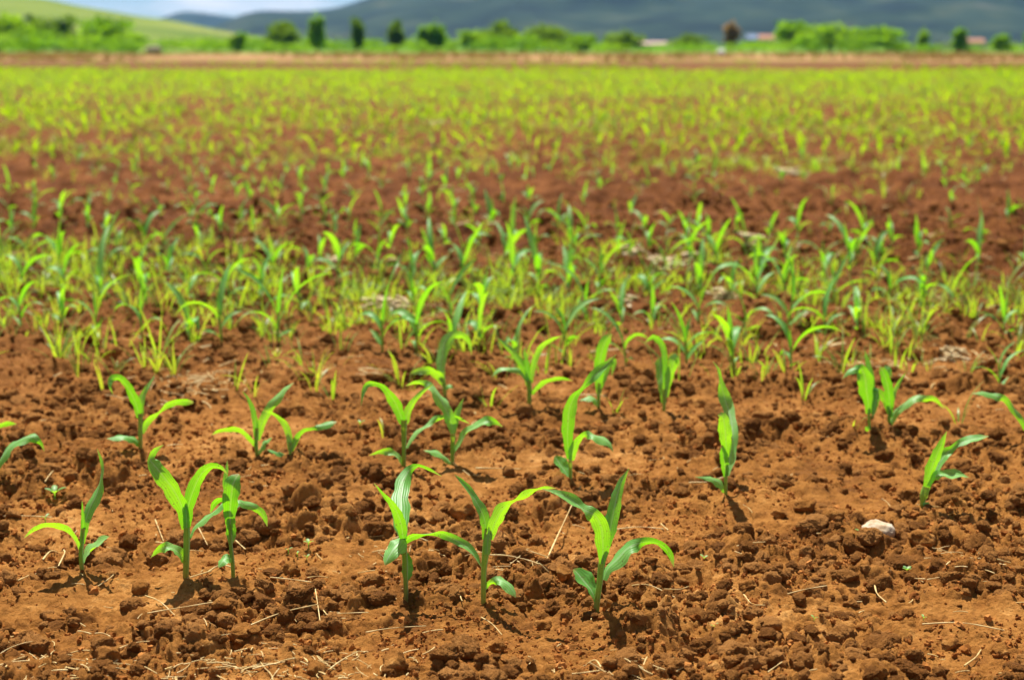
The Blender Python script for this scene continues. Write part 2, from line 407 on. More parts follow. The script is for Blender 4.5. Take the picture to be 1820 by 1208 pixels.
# ------------------------------------------------------------------ maize seedlings
# each leaf: nodes (x, y, width, tilt of the face that shows, depth) in photo pixels at the plant's own distance;
# tilt > 0 shows the upper face to the sky, < 0 the underside; depth > 0 lies behind the stem
HEROES = [
 dict(base=(147, 1017), label='slim maize seedling standing apart at the front, one long leaf arching low',
  stem=[(147,1022,8),(144,990,8.5),(145,965,8),(148,938,7)],
  leaves=[[(143,978,9,-40,0),(133.5,958,15,-45,-6),(117,941,18,-45,-12),(96,933,17,-50,-18),(75.5,935,14,-50,-22),(57,943,9,-50,-26),(43,955.6,1,-50,-30)],
          [(149,1000,8,40,0),(154,985,18,45,8),(169,970,25,48,14),(183,959,19,48,18),(194.6,953,2,45,20)],
          [(146,965,10,0,0),(151,930,16,10,4),(160,903,21,10,12),(173,876,20,15,22),(179.5,850,13,60,30),(182,830,8,20,36),(178,812,5,0,40),(172.5,797,1,0,42)],
          [(149,940,8,0,0),(147.5,918,6,0,-4),(146,890,1,0,-8)]]),
 dict(base=(330, 1024), label='tall maize seedling of the front pair with a broad leaf curling at its tip',
  stem=[(330,1030,11),(331,1000,11.5),(332,958,12),(332,925,11)],
  leaves=[[(327,996,9,40,0),(319,982,14,45,-8),(303.6,972,16,45,-14),(283.5,975.5,14,-20,-18),(268,990,1,-45,-22)],
          [(337,956,9,45,0),(346,936,13,48,10),(366,921,16,50,18),(384,907,17,48,24),(400,892,13,45,28),(410,886,3,45,30)],
          [(330,940,14,0,0),(324,905,24,-15,-8),(311,876,34,-20,-16),(292,850,34,-15,-20),(277,830,26,0,-16),(267,814,13,50,-8),(274,802,10,20,-2),(291,790,1,0,2)],
          [(333,935,12,0,0),(335,898,21,-15,-4),(345,867,23,-20,-8),(359,840,20,-30,-10),(376,828,16,-45,-10),(393,831,11,-45,-10),(404,843,1,-40,-8)],
          [(332,938,12,0,-9),(331,915,11,0,-11),(330,890,1,0,-12)]]),
 dict(base=(415, 1029), label='thin stemmed maize seedling of the front pair with one wide upright leaf',
  stem=[(415,1036,7.5),(413.5,1000,7.5),(410,966,7),(409,920,7)],
  leaves=[[(414,994,7,30,0),(404,992,14,35,-12),(396,998,17,30,-22),(388.5,1008,2,25,-30)],
          [(410,950,9,0,0),(408.6,914,22,0,-8),(411,880.5,29,0,-16),(415,856,29,10,-18),(421,845,14,30,-12),(424,842,2,30,-6)],
          [(409,930,8,0,6),(403,880,11,-20,20),(402,850,9,30,30),(404,818,1,0,40)],
          [(411,902,8,-20,0),(402,890,13,-35,4),(391,887,14,-45,8),(382,893,12,-40,10),(374,911,2,-30,12)],
          [(413,905,8,20,0),(423,894,12,25,8),(436,896,13,20,14),(456,903,13,10,18),(469,916,11,0,20),(475,935,1,0,20)],
          [(411,910,8,0,12),(411,932,17,0,16),(411,950,18,0,12),(411,965,9,0,6)]]),
 dict(base=(721.5, 1067), label='maize seedling of the front trio, its tall pale leaf bent sharply over on top',
  stem=[(721.5,1074,8),(721.5,1045,8.5),(720.5,1018,9),(719,981,10),(717,955,9)],
  leaves=[[(719,962,12,-35,0),(736.5,952,17,-40,-4),(759,948.6,12,-70,-8),(783,947.5,16,-40,-10),(808,958.4,15,10,-12),(831.5,972,13,40,-14),(845.4,988.5,10,40,-16),(856.6,1009,1,40,-18)],
          [(718,957,10,20,-2),(711,964,24,20,-16),(699.4,978,28,20,-34),(690,992,18,15,-46),(684,1003.5,2,10,-54)],
          [(722,982,8,0,10),(724.5,1000,19,0,16),(724,1018,19,0,10),(722,1032,9,0,0)],
          [(717,962,10,0,2),(713,932,26,0,24),(711.5,902.7,34,0,60),(712.5,875,30,0,98),(720,848,26,0,136),(731,832,15,-5,154),(741,827,11,-45,156),(760,833,9,-45,156),(785,846,1,-40,154)],
          [(717,958,12,0,-4),(711,924,21,-10,-12),(698,897,13,-15,-22),(683,879.5,7,-20,-32),(665,858.7,1,-20,-40)]]),
 dict(base=(859, 1070), label='middle maize seedling of the front trio, forked like a wide open V',
  stem=[(859,1078,9),(859.5,1040,9.5),(860,1013,10),(864.6,970,14),(868,940,13)],
  leaves=[[(862,1044,6,30,0),(869,1036.6,9,-30,-4),(886,1031,15,30,-10),(903,1039,20,42,-16),(911,1050,17,45,-20),(917,1061,2,45,-24)],
          [(863,958,12,0,2),(862.4,927,18,10,6),(851.7,899,16,25,10),(836.6,875,13,30,14),(821.5,856,8,20,16),(807.5,843,1,10,18)],
          [(870,958,13,0,-2),(879.6,928,23,-15,-6),(894.7,903,22,-20,-10),(918,888,13,-60,-12),(929,881.7,15,-25,-13),(940,875,15,-30,-14),(955,870,10,-70,-14),(970,867,9,-40,-14),(988,867.5,1,-40,-14)],
          [(866,985,10,0,-7),(867,960,11,0,-9),(869,936,2,0,-8)]]),
 dict(base=(1060, 1086.5), label='sturdy maize seedling of the front trio, stem leaning and one leaf hooked outward',
  stem=[(1059,1094,11),(1062,1062,11),(1065.6,1036,11),(1070,995,12),(1077,966,11)],
  leaves=[[(1058.5,1068,8,30,-2),(1053.6,1050.5,20,38,4),(1039,1031,30,38,12),(1028,1018,25,35,16),(1019,1011,4,35,20)],
          [(1073,1030,10,35,0),(1080,1012,16,40,6),(1099,993,25,42,12),(1118.5,973.6,25,40,16),(1137.7,964,18,-10,18),(1164,963,16,-42,16),(1183,973.6,16,-38,14),(1192,988,11,-30,12),(1197.7,1007,1,-20,10)],
          [(1070.4,1002,10,0,-6),(1071.6,966,25,-5,-12),(1068,936,30,-10,-18),(1056,915,28,-15,-22),(1039,905,19,40,-22),(1022,892,20,25,-20),(1003,880.5,15,20,-18),(984,874,7,40,-18),(962,868,1,40,-18)],
          [(1077,975,13,0,2),(1083,950,19,0,6),(1087,926,25,0,14),(1094,892,21,5,26),(1101.6,863,15,5,36),(1118,831.5,1,0,44)]]),
 dict(base=(250, 796), label='second row maize seedling with two long spread leaves, the upper one drooping at its tip',
  stem=[(250,801,7.5),(249.5,780,8),(249.5,760,8),(249.5,734,9)],
  leaves=[[(247,791,6,40,0),(240,782.5,10,45,-4),(227,777,15,48,-8),(210,777,15,50,-12),(189,779,1,50,-14)],
          [(253,770,6,-30,0),(260,753,12,-35,4),(272,740,13,-45,6),(284,731,8,-65,8),(297,720,12,-40,10),(313,715,13,-40,10),(329,713.6,14,-25,10),(343.6,715,4,-20,10)],
          [(248,742,11,0,-2),(241.5,716,17,-15,-6),(232,696,18,-20,-10),(221.7,680.5,16,-30,-12),(210,671,14,-40,-14),(199,672.5,11,-10,-16),(194.5,682,9,20,-20),(201,701.7,1,20,-24)],
          [(250,738,10,0,3),(251.5,709.6,12,-10,10),(257.5,695,9,10,16),(268,679,6,20,22),(276,664.6,1,20,26)]]),
 dict(base=(457, 809), label='second row maize seedling whose low leaf arches to the soil, beside a smaller one',
  stem=[(457,814,6.5),(455,787,7),(456.6,760,7)],
  leaves=[[(455,793,8,-35,0),(443,777,13,-42,-4),(426,764,14,-48,-8),(406.6,762,12,-50,-10),(388,765.6,9,-50,-12),(376,772.6,1,-50,-14)],
          [(460,806,6,40,-2),(464,796.5,12,42,-4),(471,786.7,13,42,-4),(484,777,1,40,-4)],
          [(455,776,8,0,0),(453,744.5,10,0,2),(446.7,720.5,8,0,4),(439,705,4,0,6),(430.5,695,1,0,8)],
          [(458,782,9,0,0),(463,758.5,14,-15,2),(471,739,16,-20,4),(482.6,720.5,15,-10,8),(496.7,703.6,14,30,14),(508,689.6,10,35,20),(522,679.7,1,35,26)]]),
 dict(base=(516, 815.5), label='smallest maize seedling of the second row, its pale leaf tip pointing away',
  stem=[(516,820,6),(516,802,6),(515.5,786,6)],
  leaves=[[(513,812.7,5,40,0),(502,808,8,45,-3),(489.6,803.6,9,48,-5),(475,798.6,2,48,-7)],
          [(516,800,7,0,0),(515,779.6,13,-20,2),(509,758.5,14,-25,4),(498,743,11,-40,6),(485,734.6,8,-45,6),(468.5,729,1,-45,6)],
          [(518,802,6,-20,0),(526,782.5,11,-30,4),(539,765.6,10,-40,6),(558.6,761,7,-20,8),(571,757,12,25,10),(584,753,14,30,12),(599,749,1,30,14)]]),
 dict(base=(718, 830), label='maize seedling behind the front trio with a leaf drooping over like a cane handle',
  stem=[(718,836,7),(718,797,7.5),(718,765,10),(717.8,745,12)],
  leaves=[[(716,826,5,35,0),(708,812,10,42,-3),(696,805,12,42,-6),(679.7,802,10,-20,-8),(655.7,809,1,-45,-10)],
          [(722,796,6,40,4),(729,782,9,45,10),(742.6,766,11,45,16),(757.5,756,11,45,20),(774,744,11,10,24),(792,740,9,-45,26),(814,742.7,8,-45,26),(835,753,1,-45,26)],
          [(716.5,752,12,0,-2),(708,727.8,19,-15,-5),(699.5,711,22,-20,-8),(691,699.6,16,-30,-10),(679.7,686,12,-45,-12),(666,680.6,12,-45,-13),(653,684,10,10,-14),(646.6,696,8,25,-16),(642,721,1,25,-20)],
          [(720,752,12,0,2),(726,727.8,14,-15,4),(737.6,709.5,10,-20,6),(751,696,7,-10,8),(771,681,1,0,10)]]),
 dict(base=(804, 825.5), label='maize seedling behind the front trio, a folded leaf sweeping back over its neighbour',
  stem=[(804,831,7),(804.5,800,7),(805,770,8.5)],
  leaves=[[(801,824,6,40,0),(789,812,11,45,-3),(774,804,13,45,-6),(752.5,800,1,45,-9)],
          [(807,803,7,40,-2),(817,785.7,11,42,-4),(828.7,767.5,14,45,-6),(843.6,757.6,17,45,-8),(862,748.5,16,40,-8),(878,749,12,-20,-8),(893,757.6,2,-42,-8)],
          [(805.5,770,10,0,-2),(800.6,746,20,-10,0),(790.6,723,18,0,6),(779,703,18,30,14),(767,688,15,35,20),(752.5,679.7,10,-10,24),(736,680.6,8,-45,26),(721,685.5,1,-45,28)],
          [(807,764,9,0,2),(812,736,12,0,12),(817,723,8,10,18),(824.6,707,1,10,24)]]),
 dict(base=(1014, 857), label='maize seedling with one very long leaf swept up and away, behind the front trio',
  stem=[(1014,863,6.5),(1013.8,840,6.5),(1013.5,818,7)],
  leaves=[[(1011,847,6,30,-1),(1005.5,837,17,32,4),(997,825,23,32,10),(990,815,17,30,14),(986,810,4,30,16)],
          [(1015,818,10,-10,-2),(1020,798,17,-20,-6),(1030,779,14,-35,-8),(1038.6,772,12,-40,-9),(1051,773,16,35,-10),(1067.6,779,21,42,-13),(1082,787.7,12,40,-17),(1090,803,1,35,-22)],
          [(1012,815,9,0,0),(1008.7,781.5,17,-5,-4),(1009.7,754.6,23,-8,-8),(1011.8,729.7,23,-10,-10),(1020,707,16,-20,-10),(1032.5,692.5,10,-45,-8),(1049,674,15,10,-4),(1063.5,661,17,15,0),(1080,645,9,10,4),(1095.6,630,1,0,8)]]),
 dict(base=(1290.5, 881), label='lone upright maize seedling with a wavy blue green leaf twisting straight up',
  stem=[(1290.5,887,6),(1290,865,6),(1290,846,7),(1291,815,7)],
  leaves=[[(1288,874,6,25,0),(1280,860,14,28,-4),(1267,852,12,28,-8),(1250,849,5,20,-10),(1235,846.8,1,20,-12)],
          [(1290,846,9,0,-4),(1288,823,15,0,-8),(1285.7,806,14,0,-12),(1283.5,791,3,0,-15)],
          [(1291,812,9,0,-3),(1290.5,790,17,0,-8),(1289,769,24,0,-14),(1287,752,21,0,-18),(1281,737,11,0,-20),(1275.6,737,2,0,-20)],
          [(1292,845,8,0,4),(1297.6,815,18,0,26),(1303,786,14,35,50),(1301.8,760,17,-5,76),(1296.5,732.6,21,0,104),(1289,711,24,0,124),(1284,691.7,17,-5,130),(1280,672,7,30,132),(1276,655,5,0,132),(1267,642,1,0,134)]]),
 dict(base=(1638, 904), label='yellowish maize seedling with a short thick sheath, above the pale stone',
  stem=[(1637.5,911,6),(1639,893,8),(1642,880,15),(1646,864,13)],
  leaves=[[(1650,864,9,-20,-4),(1659,848,14,-25,-6),(1670,842.5,16,30,-8),(1687,843,20,44,-9),(1705.5,844,16,45,-10),(1722.4,848,1,45,-11)],
          [(1647,870,12,0,0),(1653.5,837,19,-5,-3),(1660.5,817.6,20,-5,-5),(1669,798,16,-5,-6),(1676,782,9,-5,-7),(1683,766,1,-5,-8)],
          [(1651,858,9,30,4),(1661,838,14,35,8),(1670,821,15,35,12),(1679,807.7,16,40,15),(1690,799,13,10,18),(1701,789,11,10,20),(1719.6,782,15,42,22),(1738,778,13,42,24),(1757.6,774.6,1,40,26)],
          [(1641,893,6,20,-4),(1648,897,12,25,-8),(1657,905,2,25,-13)]]),
 dict(base=(1546, 772), label='third row maize seedling of a close pair, a wide bright leaf nodding over',
  stem=[(1546,778,5),(1544.5,745,5),(1543.5,722,6)],
  leaves=[[(1549,772,6,0,-4),(1544,765,13,0,-7),(1538,758,2,0,-10)],
          [(1549,768,4,30,0),(1558,764,6,30,0),(1569,767,1,30,0)],
          [(1544,735,9,0,-2),(1542.6,712,16,0,-6),(1539.6,691.5,27,-5,-11),(1537,670,27,-10,-14),(1530,655,18,-30,-14),(1521.7,656,13,20,-14),(1510,660,10,30,-16),(1497,673,1,30,-18)],
          [(1545,735,7,0,4),(1549,690,12,0,14),(1546,660,11,0,22),(1541,640,8,0,28),(1537,622,1,0,32)],
          [(1545,722,5,10,4),(1551,700,9,15,8),(1557,691,11,20,8),(1558,706,13,10,4),(1554,726,10,5,0),(1550,744,1,0,-4)]]),
 dict(base=(1581, 757), label='third row maize seedling of a close pair, a long leaf stretching sideways',
  stem=[(1581,763,5),(1580,740,5.5),(1582,725,6)],
  leaves=[[(1582,742,8,0,-2),(1581,712,15,0,-6),(1578,687,16,0,-10),(1572,667,15,-10,-12),(1566,655,9,10,-12),(1563,652,2,20,-12)],
          [(1580,735,6,-20,2),(1575,715,13,-25,6),(1567,700,14,-30,8),(1561,690,3,-35,10)],
          [(1584,725,7,0,4),(1590,695,8,0,10),(1599,678,6,0,14),(1611,661,1,0,18)],
          [(1583,754,6,40,-2),(1593,732,13,45,-4),(1611,717,13,48,-6),(1626,709,12,40,-8),(1642.5,708,12,-10,-8),(1659,709.4,11,-42,-8),(1678,726,1,-42,-8)],
          [(1580,700,6,0,6),(1576,665,11,10,22),(1578,652,10,20,28),(1585,672,1,10,26)]]),
 dict(base=(791, 703), label='maize seedling before the weeds, its pale top leaf hooked like a question mark',
  stem=[(791,710,7),(790,690,7),(786,665,8)],
  leaves=[[(787,672,9,0,0),(783,655,15,0,4),(787,628.6,18,0,16),(792,606,18,5,28),(804.6,595,15,0,34),(821,596,14,-40,34),(832.6,608,11,-40,34),(838,631,1,-35,34)],
          [(789.7,686,7,-20,-2),(780,668,18,-30,-5),(769,659,17,-40,-7),(754,658.5,14,10,-8),(740,661,10,10,-9),(728,664,1,10,-10)],
          [(792,690,5,30,0),(799,686,9,30,-2),(805,690,1,30,-4)]]),
 dict(base=(940, 718), label='bushy maize seedling fanning five narrow leaves at the near edge of the weeds',
  stem=[(940,724,8),(941,700,8.5),(940,675,9)],
  leaves=[[(944,700,7,-35,-2),(954,688,11,-42,-4),(971,677,11,-46,-6),(995,671.5,9,-48,-8),(1017.6,676,1,-48,-10)],
          [(939,684,9,0,0),(931.6,654.7,13,0,2),(915,630,11,10,4),(898,611.8,8,10,6),(881,598.7,1,10,8)],
          [(943,680,8,0,2),(949,645,11,-20,6),(961.5,617,11,-30,10),(978,604,9,-40,12),(999,597,1,-40,12)],
          [(937,676,7,40,-2),(924,660,11,45,-4),(905.5,654.7,12,48,-6),(887,656.6,10,45,-8),(873.7,670,1,40,-10)],
          [(940,680,9,0,-4),(936,645,9,0,-2),(931.6,617,1,0,0)]]),
 dict(base=(1064, 725), label='maize seedling half hidden behind the long swept leaf, at the edge of the weeds',
  stem=[(1064,731,6),(1064,705,6),(1064.5,680,7)],
  leaves=[[(1064.5,700,9,0,0),(1065,665,17,0,-4),(1066.5,640,19,-5,-8),(1071,618,19,-10,-10),(1079,601,16,-10,-10),(1087,593,2,-10,-10)],
          [(1067,690,7,0,4),(1074.5,665,13,0,10),(1083,645,12,0,14),(1090,640,11,0,14),(1087,668,1,0,10)],
          [(1063,720,7,30,-2),(1055,709,12,38,-4),(1043,707.6,11,45,-5),(1030,711.5,1,45,-6)]]),
 dict(base=(1180, 731), label='maize seedling before the weeds with a pale strap leaf beside a bright one',
  stem=[(1180,737,6),(1180.5,715,6.5),(1181,690,8)],
  leaves=[[(1180,716,9,0,0),(1177,684,16,0,10),(1173.5,655,17,0,26),(1173,642,15,0,32),(1173.5,634,4,0,36)],
          [(1183,706,9,0,-2),(1188,674,15,-10,-6),(1195,653,17,-10,-9),(1200,634,14,10,-8),(1205,640,8,10,-6),(1207,654,1,10,-4)],
          [(1181,700,8,0,2),(1182,645,10,0,6),(1176,612,11,-10,10),(1161,598,10,-30,10),(1146,610,1,-20,10)]]),
 dict(base=(-10, 850), label='maize seedling cut off by the picture edge, one pale arching leaf reaching in',
  stem=[(-10,856,7),(-9,835,7),(-8,815,8)],
  leaves=[[(-8,842,10,30,0),(-1,822,16,35,2),(15,799,22,40,4),(37,782,22,44,4),(57,776.5,16,20,4),(71,786,10,-30,2),(79,802,1,-30,0)],
          [(-9,826,9,0,0),(-16,790,14,0,2),(-30,760,14,-20,4),(-50,745,1,-20,4)]]),
 dict(base=(-22, 780), label='maize seedling outside the picture edge with only a short leaf tip showing',
  stem=[(-22,786,6),(-22,765,6)],
  leaves=[[(-22,772,6,-30,0),(-10,760,10,-40,0),(5,754,10,-45,0),(18,752,9,-30,0),(29,753,2,-30,0)],
          [(-23,770,7,0,0),(-28,730,12,0,2),(-40,700,1,0,4)]]),
 dict(base=(1826, 770), label='maize seedling beyond the opposite picture edge with one twisted leaf leaning in',
  stem=[(1826,776,6),(1825,755,6)],
  leaves=[[(1824,764,7,0,0),(1815,746,11,10,-2),(1804,731,11,20,-3),(1795,720,11,0,-4),(1784,708,11,-30,-4),(1767.5,704,13,40,-4),(1749,698,13,45,-5),(1727,699,1,45,-6)],
          [(1826,755,8,0,0),(1834,715,13,-10,4),(1850,690,1,-10,6)]]),
]
for h in HEROES:
    g = on_ground(*h['base'])
    h['pos'] = g
    HERO_BASES.append((g.x, g.y))

CAM_R, CAM_F, CAM_U = Vector((1, 0, 0)), Vector((0, math.cos(PITCH), -math.sin(PITCH))), Vector((0, math.sin(PITCH), math.cos(PITCH)))

def catmull(P, n):
    """P (k,d) array -> (n,d) along a centripetal-ish Catmull-Rom by chord length of the first three columns"""
    P = np.asarray(P, float)
    d = np.maximum(np.linalg.norm(np.diff(P[:, :3], axis=0), axis=1), 1e-6)
    t = np.concatenate([[0], np.cumsum(d)])
    m = np.zeros_like(P)
    s = np.diff(P, axis=0) / d[:, None]
    m[0], m[-1] = s[0], s[-1]
    for i in range(1, len(P) - 1):
        m[i] = (s[i - 1] * d[i] + s[i] * d[i - 1]) / (d[i] + d[i - 1])
    q = np.linspace(0, t[-1], n)
    k = np.clip(np.searchsorted(t, q, side='right') - 1, 0, len(d) - 1)
    u = ((q - t[k]) / d[k])[:, None]; dk = d[k][:, None]
    return (2*u**3 - 3*u**2 + 1) * P[k] + (u**3 - 2*u**2 + u) * dk * m[k] + (-2*u**3 + 3*u**2) * P[k+1] + (u**3 - u**2) * dk * m[k+1]

def ribbon(C, Wd, width, across=5, fold=0.16, wave=0.0, seed=0):
    """leaf blade: centre line C (n,3), width directions Wd (n,3), widths (n)"""
    n = len(C)
    T = np.gradient(C, axis=0); T /= np.maximum(np.linalg.norm(T, axis=1), 1e-9)[:, None]
    Wd = Wd - T * np.sum(Wd * T, axis=1)[:, None]
    Wd /= np.maximum(np.linalg.norm(Wd, axis=1), 1e-9)[:, None]
    Nn = np.cross(T, Wd)
    a = np.linspace(-1, 1, across)
    s = np.linspace(0, 1, n)
    ph = seed * 1.7
    V = np.zeros((n, across, 3)); U = np.zeros((n, across, 2))
    for j, aj in enumerate(a):
        off = 0.5 * width * aj * (1 + (0.07 * np.sin(s * 23 + ph * 2 + 2 * aj) + 0.06 * np.sin(s * 41 + ph + aj) if wave else 0))
        lift = fold * width * (abs(aj) ** 1.3 - 0.4)
        if wave:
            lift = lift + wave * width * abs(aj) ** 2 * np.sin(s * 13 + ph + (1.5 if aj > 0 else 0)) * np.sin(np.pi * s)
        V[:, j] = C + Wd * off[:, None] + Nn * lift[:, None]
        U[:, j, 0] = 0.5 + 0.5 * aj; U[:, j, 1] = s
    i = np.arange(n - 1)[:, None] * across + np.arange(across - 1)[None, :]
    F = np.stack([i, i + 1, i + across + 1, i + across], -1).reshape(-1, 4)
    return V.reshape(-1, 3), F, U.reshape(-1, 2)

def tube(C, rad, sides=9, cap=True):
    C = np.asarray(C, float); n = len(C)
    T = np.gradient(C, axis=0); T /= np.linalg.norm(T, axis=1)[:, None]
    ref = np.array([0.0, 1.0, 0.0]) if abs(T[0, 1]) < 0.9 else np.array([1.0, 0, 0])
    A = np.cross(T, ref); A /= np.linalg.norm(A, axis=1)[:, None]
    B = np.cross(T, A)
    th = np.linspace(0, 2 * np.pi, sides, endpoint=False)
    V = C[:, None, :] + np.asarray(rad)[:, None, None] * (np.cos(th)[None, :, None] * A[:, None, :] + np.sin(th)[None, :, None] * B[:, None, :])
    F = []
    for i in range(n - 1):
        for j in range(sides):
            k = (j + 1) % sides
            F.append((i * sides + j, i * sides + k, (i + 1) * sides + k, (i + 1) * sides + j))
    U = np.stack(np.meshgrid(np.linspace(0.1, 0.9, sides), np.linspace(0, 1, n)), -1).reshape(-1, 2)
    V = V.reshape(-1, 3)
    if cap:
        V = np.concatenate([V, C[-1:] + T[-1:] * rad[-1] * 0.8]); U = np.concatenate([U, [[0.5, 1]]])
        for j in range(sides):
            F.append(((n - 1) * sides + j, (n - 1) * sides + (j + 1) % sides, len(V) - 1, len(V) - 1))
    F = [f if f[2] != f[3] else (f[0], f[1], f[2], f[2]) for f in F]
    return V, F, U

def tube_mesh(name, C, rad, mat, sides=9):
    V, F, U = tube(C, rad, sides, cap=False)
    return mesh_np(name, V, np.array(F), mat, True, U)

def build_hero(h, idx):
    g = h['pos']; Y0 = g.y; s = Y0 / FPX / math.cos(PITCH)
    root = empty('maize_seedling', g)
    tag(root, h['label'], 'maize plant', 'young maize plants of the nearest rows')
    gl = np.array(g)
    P = [list(np.array(at_depth(x, y, Y0)) - gl) + [w * s * 0.5] for x, y, w in h['stem']]
    P = catmull(P, 14)
    link('stem', tube_mesh('maize_stem', P[:, :3], P[:, 3], M_STEM, 10), root)
    for k, leaf in enumerate(h['leaves']):
        sg = 1.0 if leaf[-1][0] >= leaf[0][0] else -1.0
        N = []
        for x, y, w, e, dep in leaf:
            if e >= 15:                       # let the upper faces look more to the sky
                e2 = min(68.0, e + 20.0); w *= min(1.5, math.cos(R(e)) / math.cos(R(e2))); e = e2
            p = np.array(at_depth(x, y, Y0 + dep * s)) - gl
            N.append([*p, w * s, e])
        n = max(14, 3 * len(leaf))
        Q = catmull(N, n)
        C, wd, el = Q[:, :3], np.maximum(Q[:, 3], 0.0006), np.radians(Q[:, 4]) * sg
        T = np.gradient(C, axis=0)
        tr, tu = T @ np.array(CAM_R), T @ np.array(CAM_U)
        q = np.maximum(np.hypot(tr, tu), 1e-9)
        Np = (-tu / q)[:, None] * np.array(CAM_R) + (tr / q)[:, None] * np.array(CAM_U)
        W = np.cos(el)[:, None] * Np + np.sin(el)[:, None] * np.array(CAM_F)
        V, F, U = ribbon(C, W, wd, 7, 0.15 * (1 if (k + idx) % 2 else -1), 0.10, seed=k + idx * 3)
        link('leaf', mesh_np('maize_leaf', V, F, M_MAIZE, True, U), root)
    return root

# generated seedlings for the rows farther back
def gen_leaf(r, z0, az, length, width, el0, el1, twist, nseg, across, fold=0.14):
    n = nseg + 1
    s = np.linspace(0, 1, n)
    el = np.radians(el0 + (el1 - el0) * s ** 1.4)
    azs = az + 0.25 * r.uniform(-1, 1) * s
    d = np.stack([np.cos(el) * np.cos(azs), np.cos(el) * np.sin(azs), np.sin(el)], -1)
    C = np.zeros((n, 3)); C[0] = (0, 0, z0)
    C[1:] = C[0] + np.cumsum((d[:-1] + d[1:]) * 0.5 * length / nseg, axis=0)
    hor = np.stack([-np.sin(azs), np.cos(azs), np.zeros(n)], -1)
    up = np.cross(d, hor)
    tw = np.radians(twist) * s
    W = np.cos(tw)[:, None] * hor + np.sin(tw)[:, None] * up
    w = width * np.clip(0.45 + 2.2 * s, 0, 1) * np.clip((1.02 - s) * 1.9, 0.04, 1) ** 0.8
    return ribbon(C, W, w, across, fold, 0.04 if across > 3 else 0.0, seed=r.uniform(0, 9))

def gen_seedling(r, nseg=10, across=5, stem=True, far=False):
    """returns stem arrays and list of leaf arrays, height about 0.2 m"""
    H = 0.085 * r.uniform(0.85, 1.2)
    az0 = r.uniform(0, 2 * math.pi)
    lv = []
    spec = [(0.14, 0.075, 0.016, 50, -10), (0.38, 0.14, 0.020, 62, -35), (0.62, 0.19, 0.0255, 72, -30), (0.82, 0.20, 0.0255, 80, 15), (0.95, 0.12, 0.015, 86, 70)]
    if r.random() < 0.35: spec = spec[:4]
    if far: spec = spec[1:4] if r.random() < 0.5 else spec[1:5]
    for i, (zf, ln, wd, e0, e1) in enumerate(spec):
        az = az0 + math.pi * i + r.gauss(0, 0.35)
        lv.append(gen_leaf(r, H * zf, az, ln * r.uniform(0.65, 1.25), wd * r.uniform(0.7, 1.2), e0 + r.uniform(-14, 10), e1 + r.uniform(-45, 45), r.uniform(-70, 70), nseg, across))
    st = None
    if stem:
        zz = np.linspace(-0.02, H, 6); lean = r.uniform(-0.006, 0.006)
        C = np.stack([lean * (zz / H) ** 2, 0 * zz, zz], -1)
        st = tube(C, np.linspace(0.0042, 0.0036, 6), 7, cap=False)
    return st, lv
# ------------------------------------------------------------------ build the field
build_soil()
sheet('fallow_soil', -160, 160, 77.0, 104.0, 0.0, M_FALLOW, 'strip of bare brown fallow soil past the green rows', 60, 12, 0.03)
sheet('dry_field_margin', -300, 300, 104.0, 236.0, 0.0, M_MARGIN, 'tan strip of dry grass along the far field edge', 60, 14, 0.06)
sheet('meadow', -6000, 6000, 236.0, 7000.0, 0.0, M_MEADOW, 'green meadow land between the trees and the hills', 24, 24, 0)
sheet('ground', -6000, 6000, -1500.0, 7000.0, -0.6, M_MEADOW, 'open ground spreading round the field', 4, 4, 0)

for i, h in enumerate(HEROES): build_hero(h, i)

# maize rows behind: the row direction follows the nearest rows
def row_fit(ids):
    P = np.array([[HEROES[i]['pos'].x, HEROES[i]['pos'].y] for i in ids])
    return np.polyfit(P[:, 0], P[:, 1], 1)
k1 = row_fit([0, 1, 2, 3, 4, 5]); k2 = row_fit([6, 7, 8, 9, 10, 11, 12, 13]); k3 = row_fit([14, 15, 16, 17, 18, 19])
SLOPE = (k1[0] + k2[0] + k3[0]) / 3
print('ROWS', k1, k2, k3)
SPACING = 0.72
ROW3 = k3[1]

r = random.Random(5)
PROTOS = []
for k in range(26):
    st, lv = gen_seedling(r)
    sm = mesh_np('maize_stem', st[0], np.array(st[1]), M_STEM, True, st[2])
    PROTOS.append((sm, [mesh_np('maize_leaf', *a[:2], M_MAIZE, True, a[2]) for a in lv]))

spots = []            # (distance, x, y, row)
row = 4
while True:
    c = ROW3 + (row - 3) * SPACING
    if c > 64: break
    x = -(0.42 * c + 2.0)
    while x < 0.42 * c + 2.0:
        x += r.uniform(0.09, 0.19) if c < 8.2 else r.uniform(0.11, 0.21) if c < 18 else r.uniform(0.06, 0.13)
        if r.random() < (0.10 if c < 40 else 0.03): x += r.uniform(0.1, 0.4)
        if 8.8 < c < 11.4 and r.random() < 0.38: continue          # a poorly sprouted strip
        if c > 9 and float(perlin(np.array([x * 0.09]), np.array([c * 0.33]), 301)[0]) > 0.10 and r.random() < (0.5 if c < 22 else 0.32): continue   # thin patches
        if c > 50 and r.random() < (c - 50) / 15: continue
        y = c + SLOPE * x * (1 if c < 12 else max(0.3, 12 / c)) + r.gauss(0, 0.035)
        spots.append((y, x, y, row))
    row += 1
# nearer rows go on past the frame on both sides
for kf, rr in ((k1, 1), (k2, 2), (k3, 3)):
    for side in (-1, 1):
        x = side * (0.36 * kf[1] + 0.25)
        for _ in range(5):
            x += side * r.uniform(0.12, 0.2)
            spots.append((0.1, x, kf[0] * x + kf[1] + r.gauss(0, 0.03), rr))

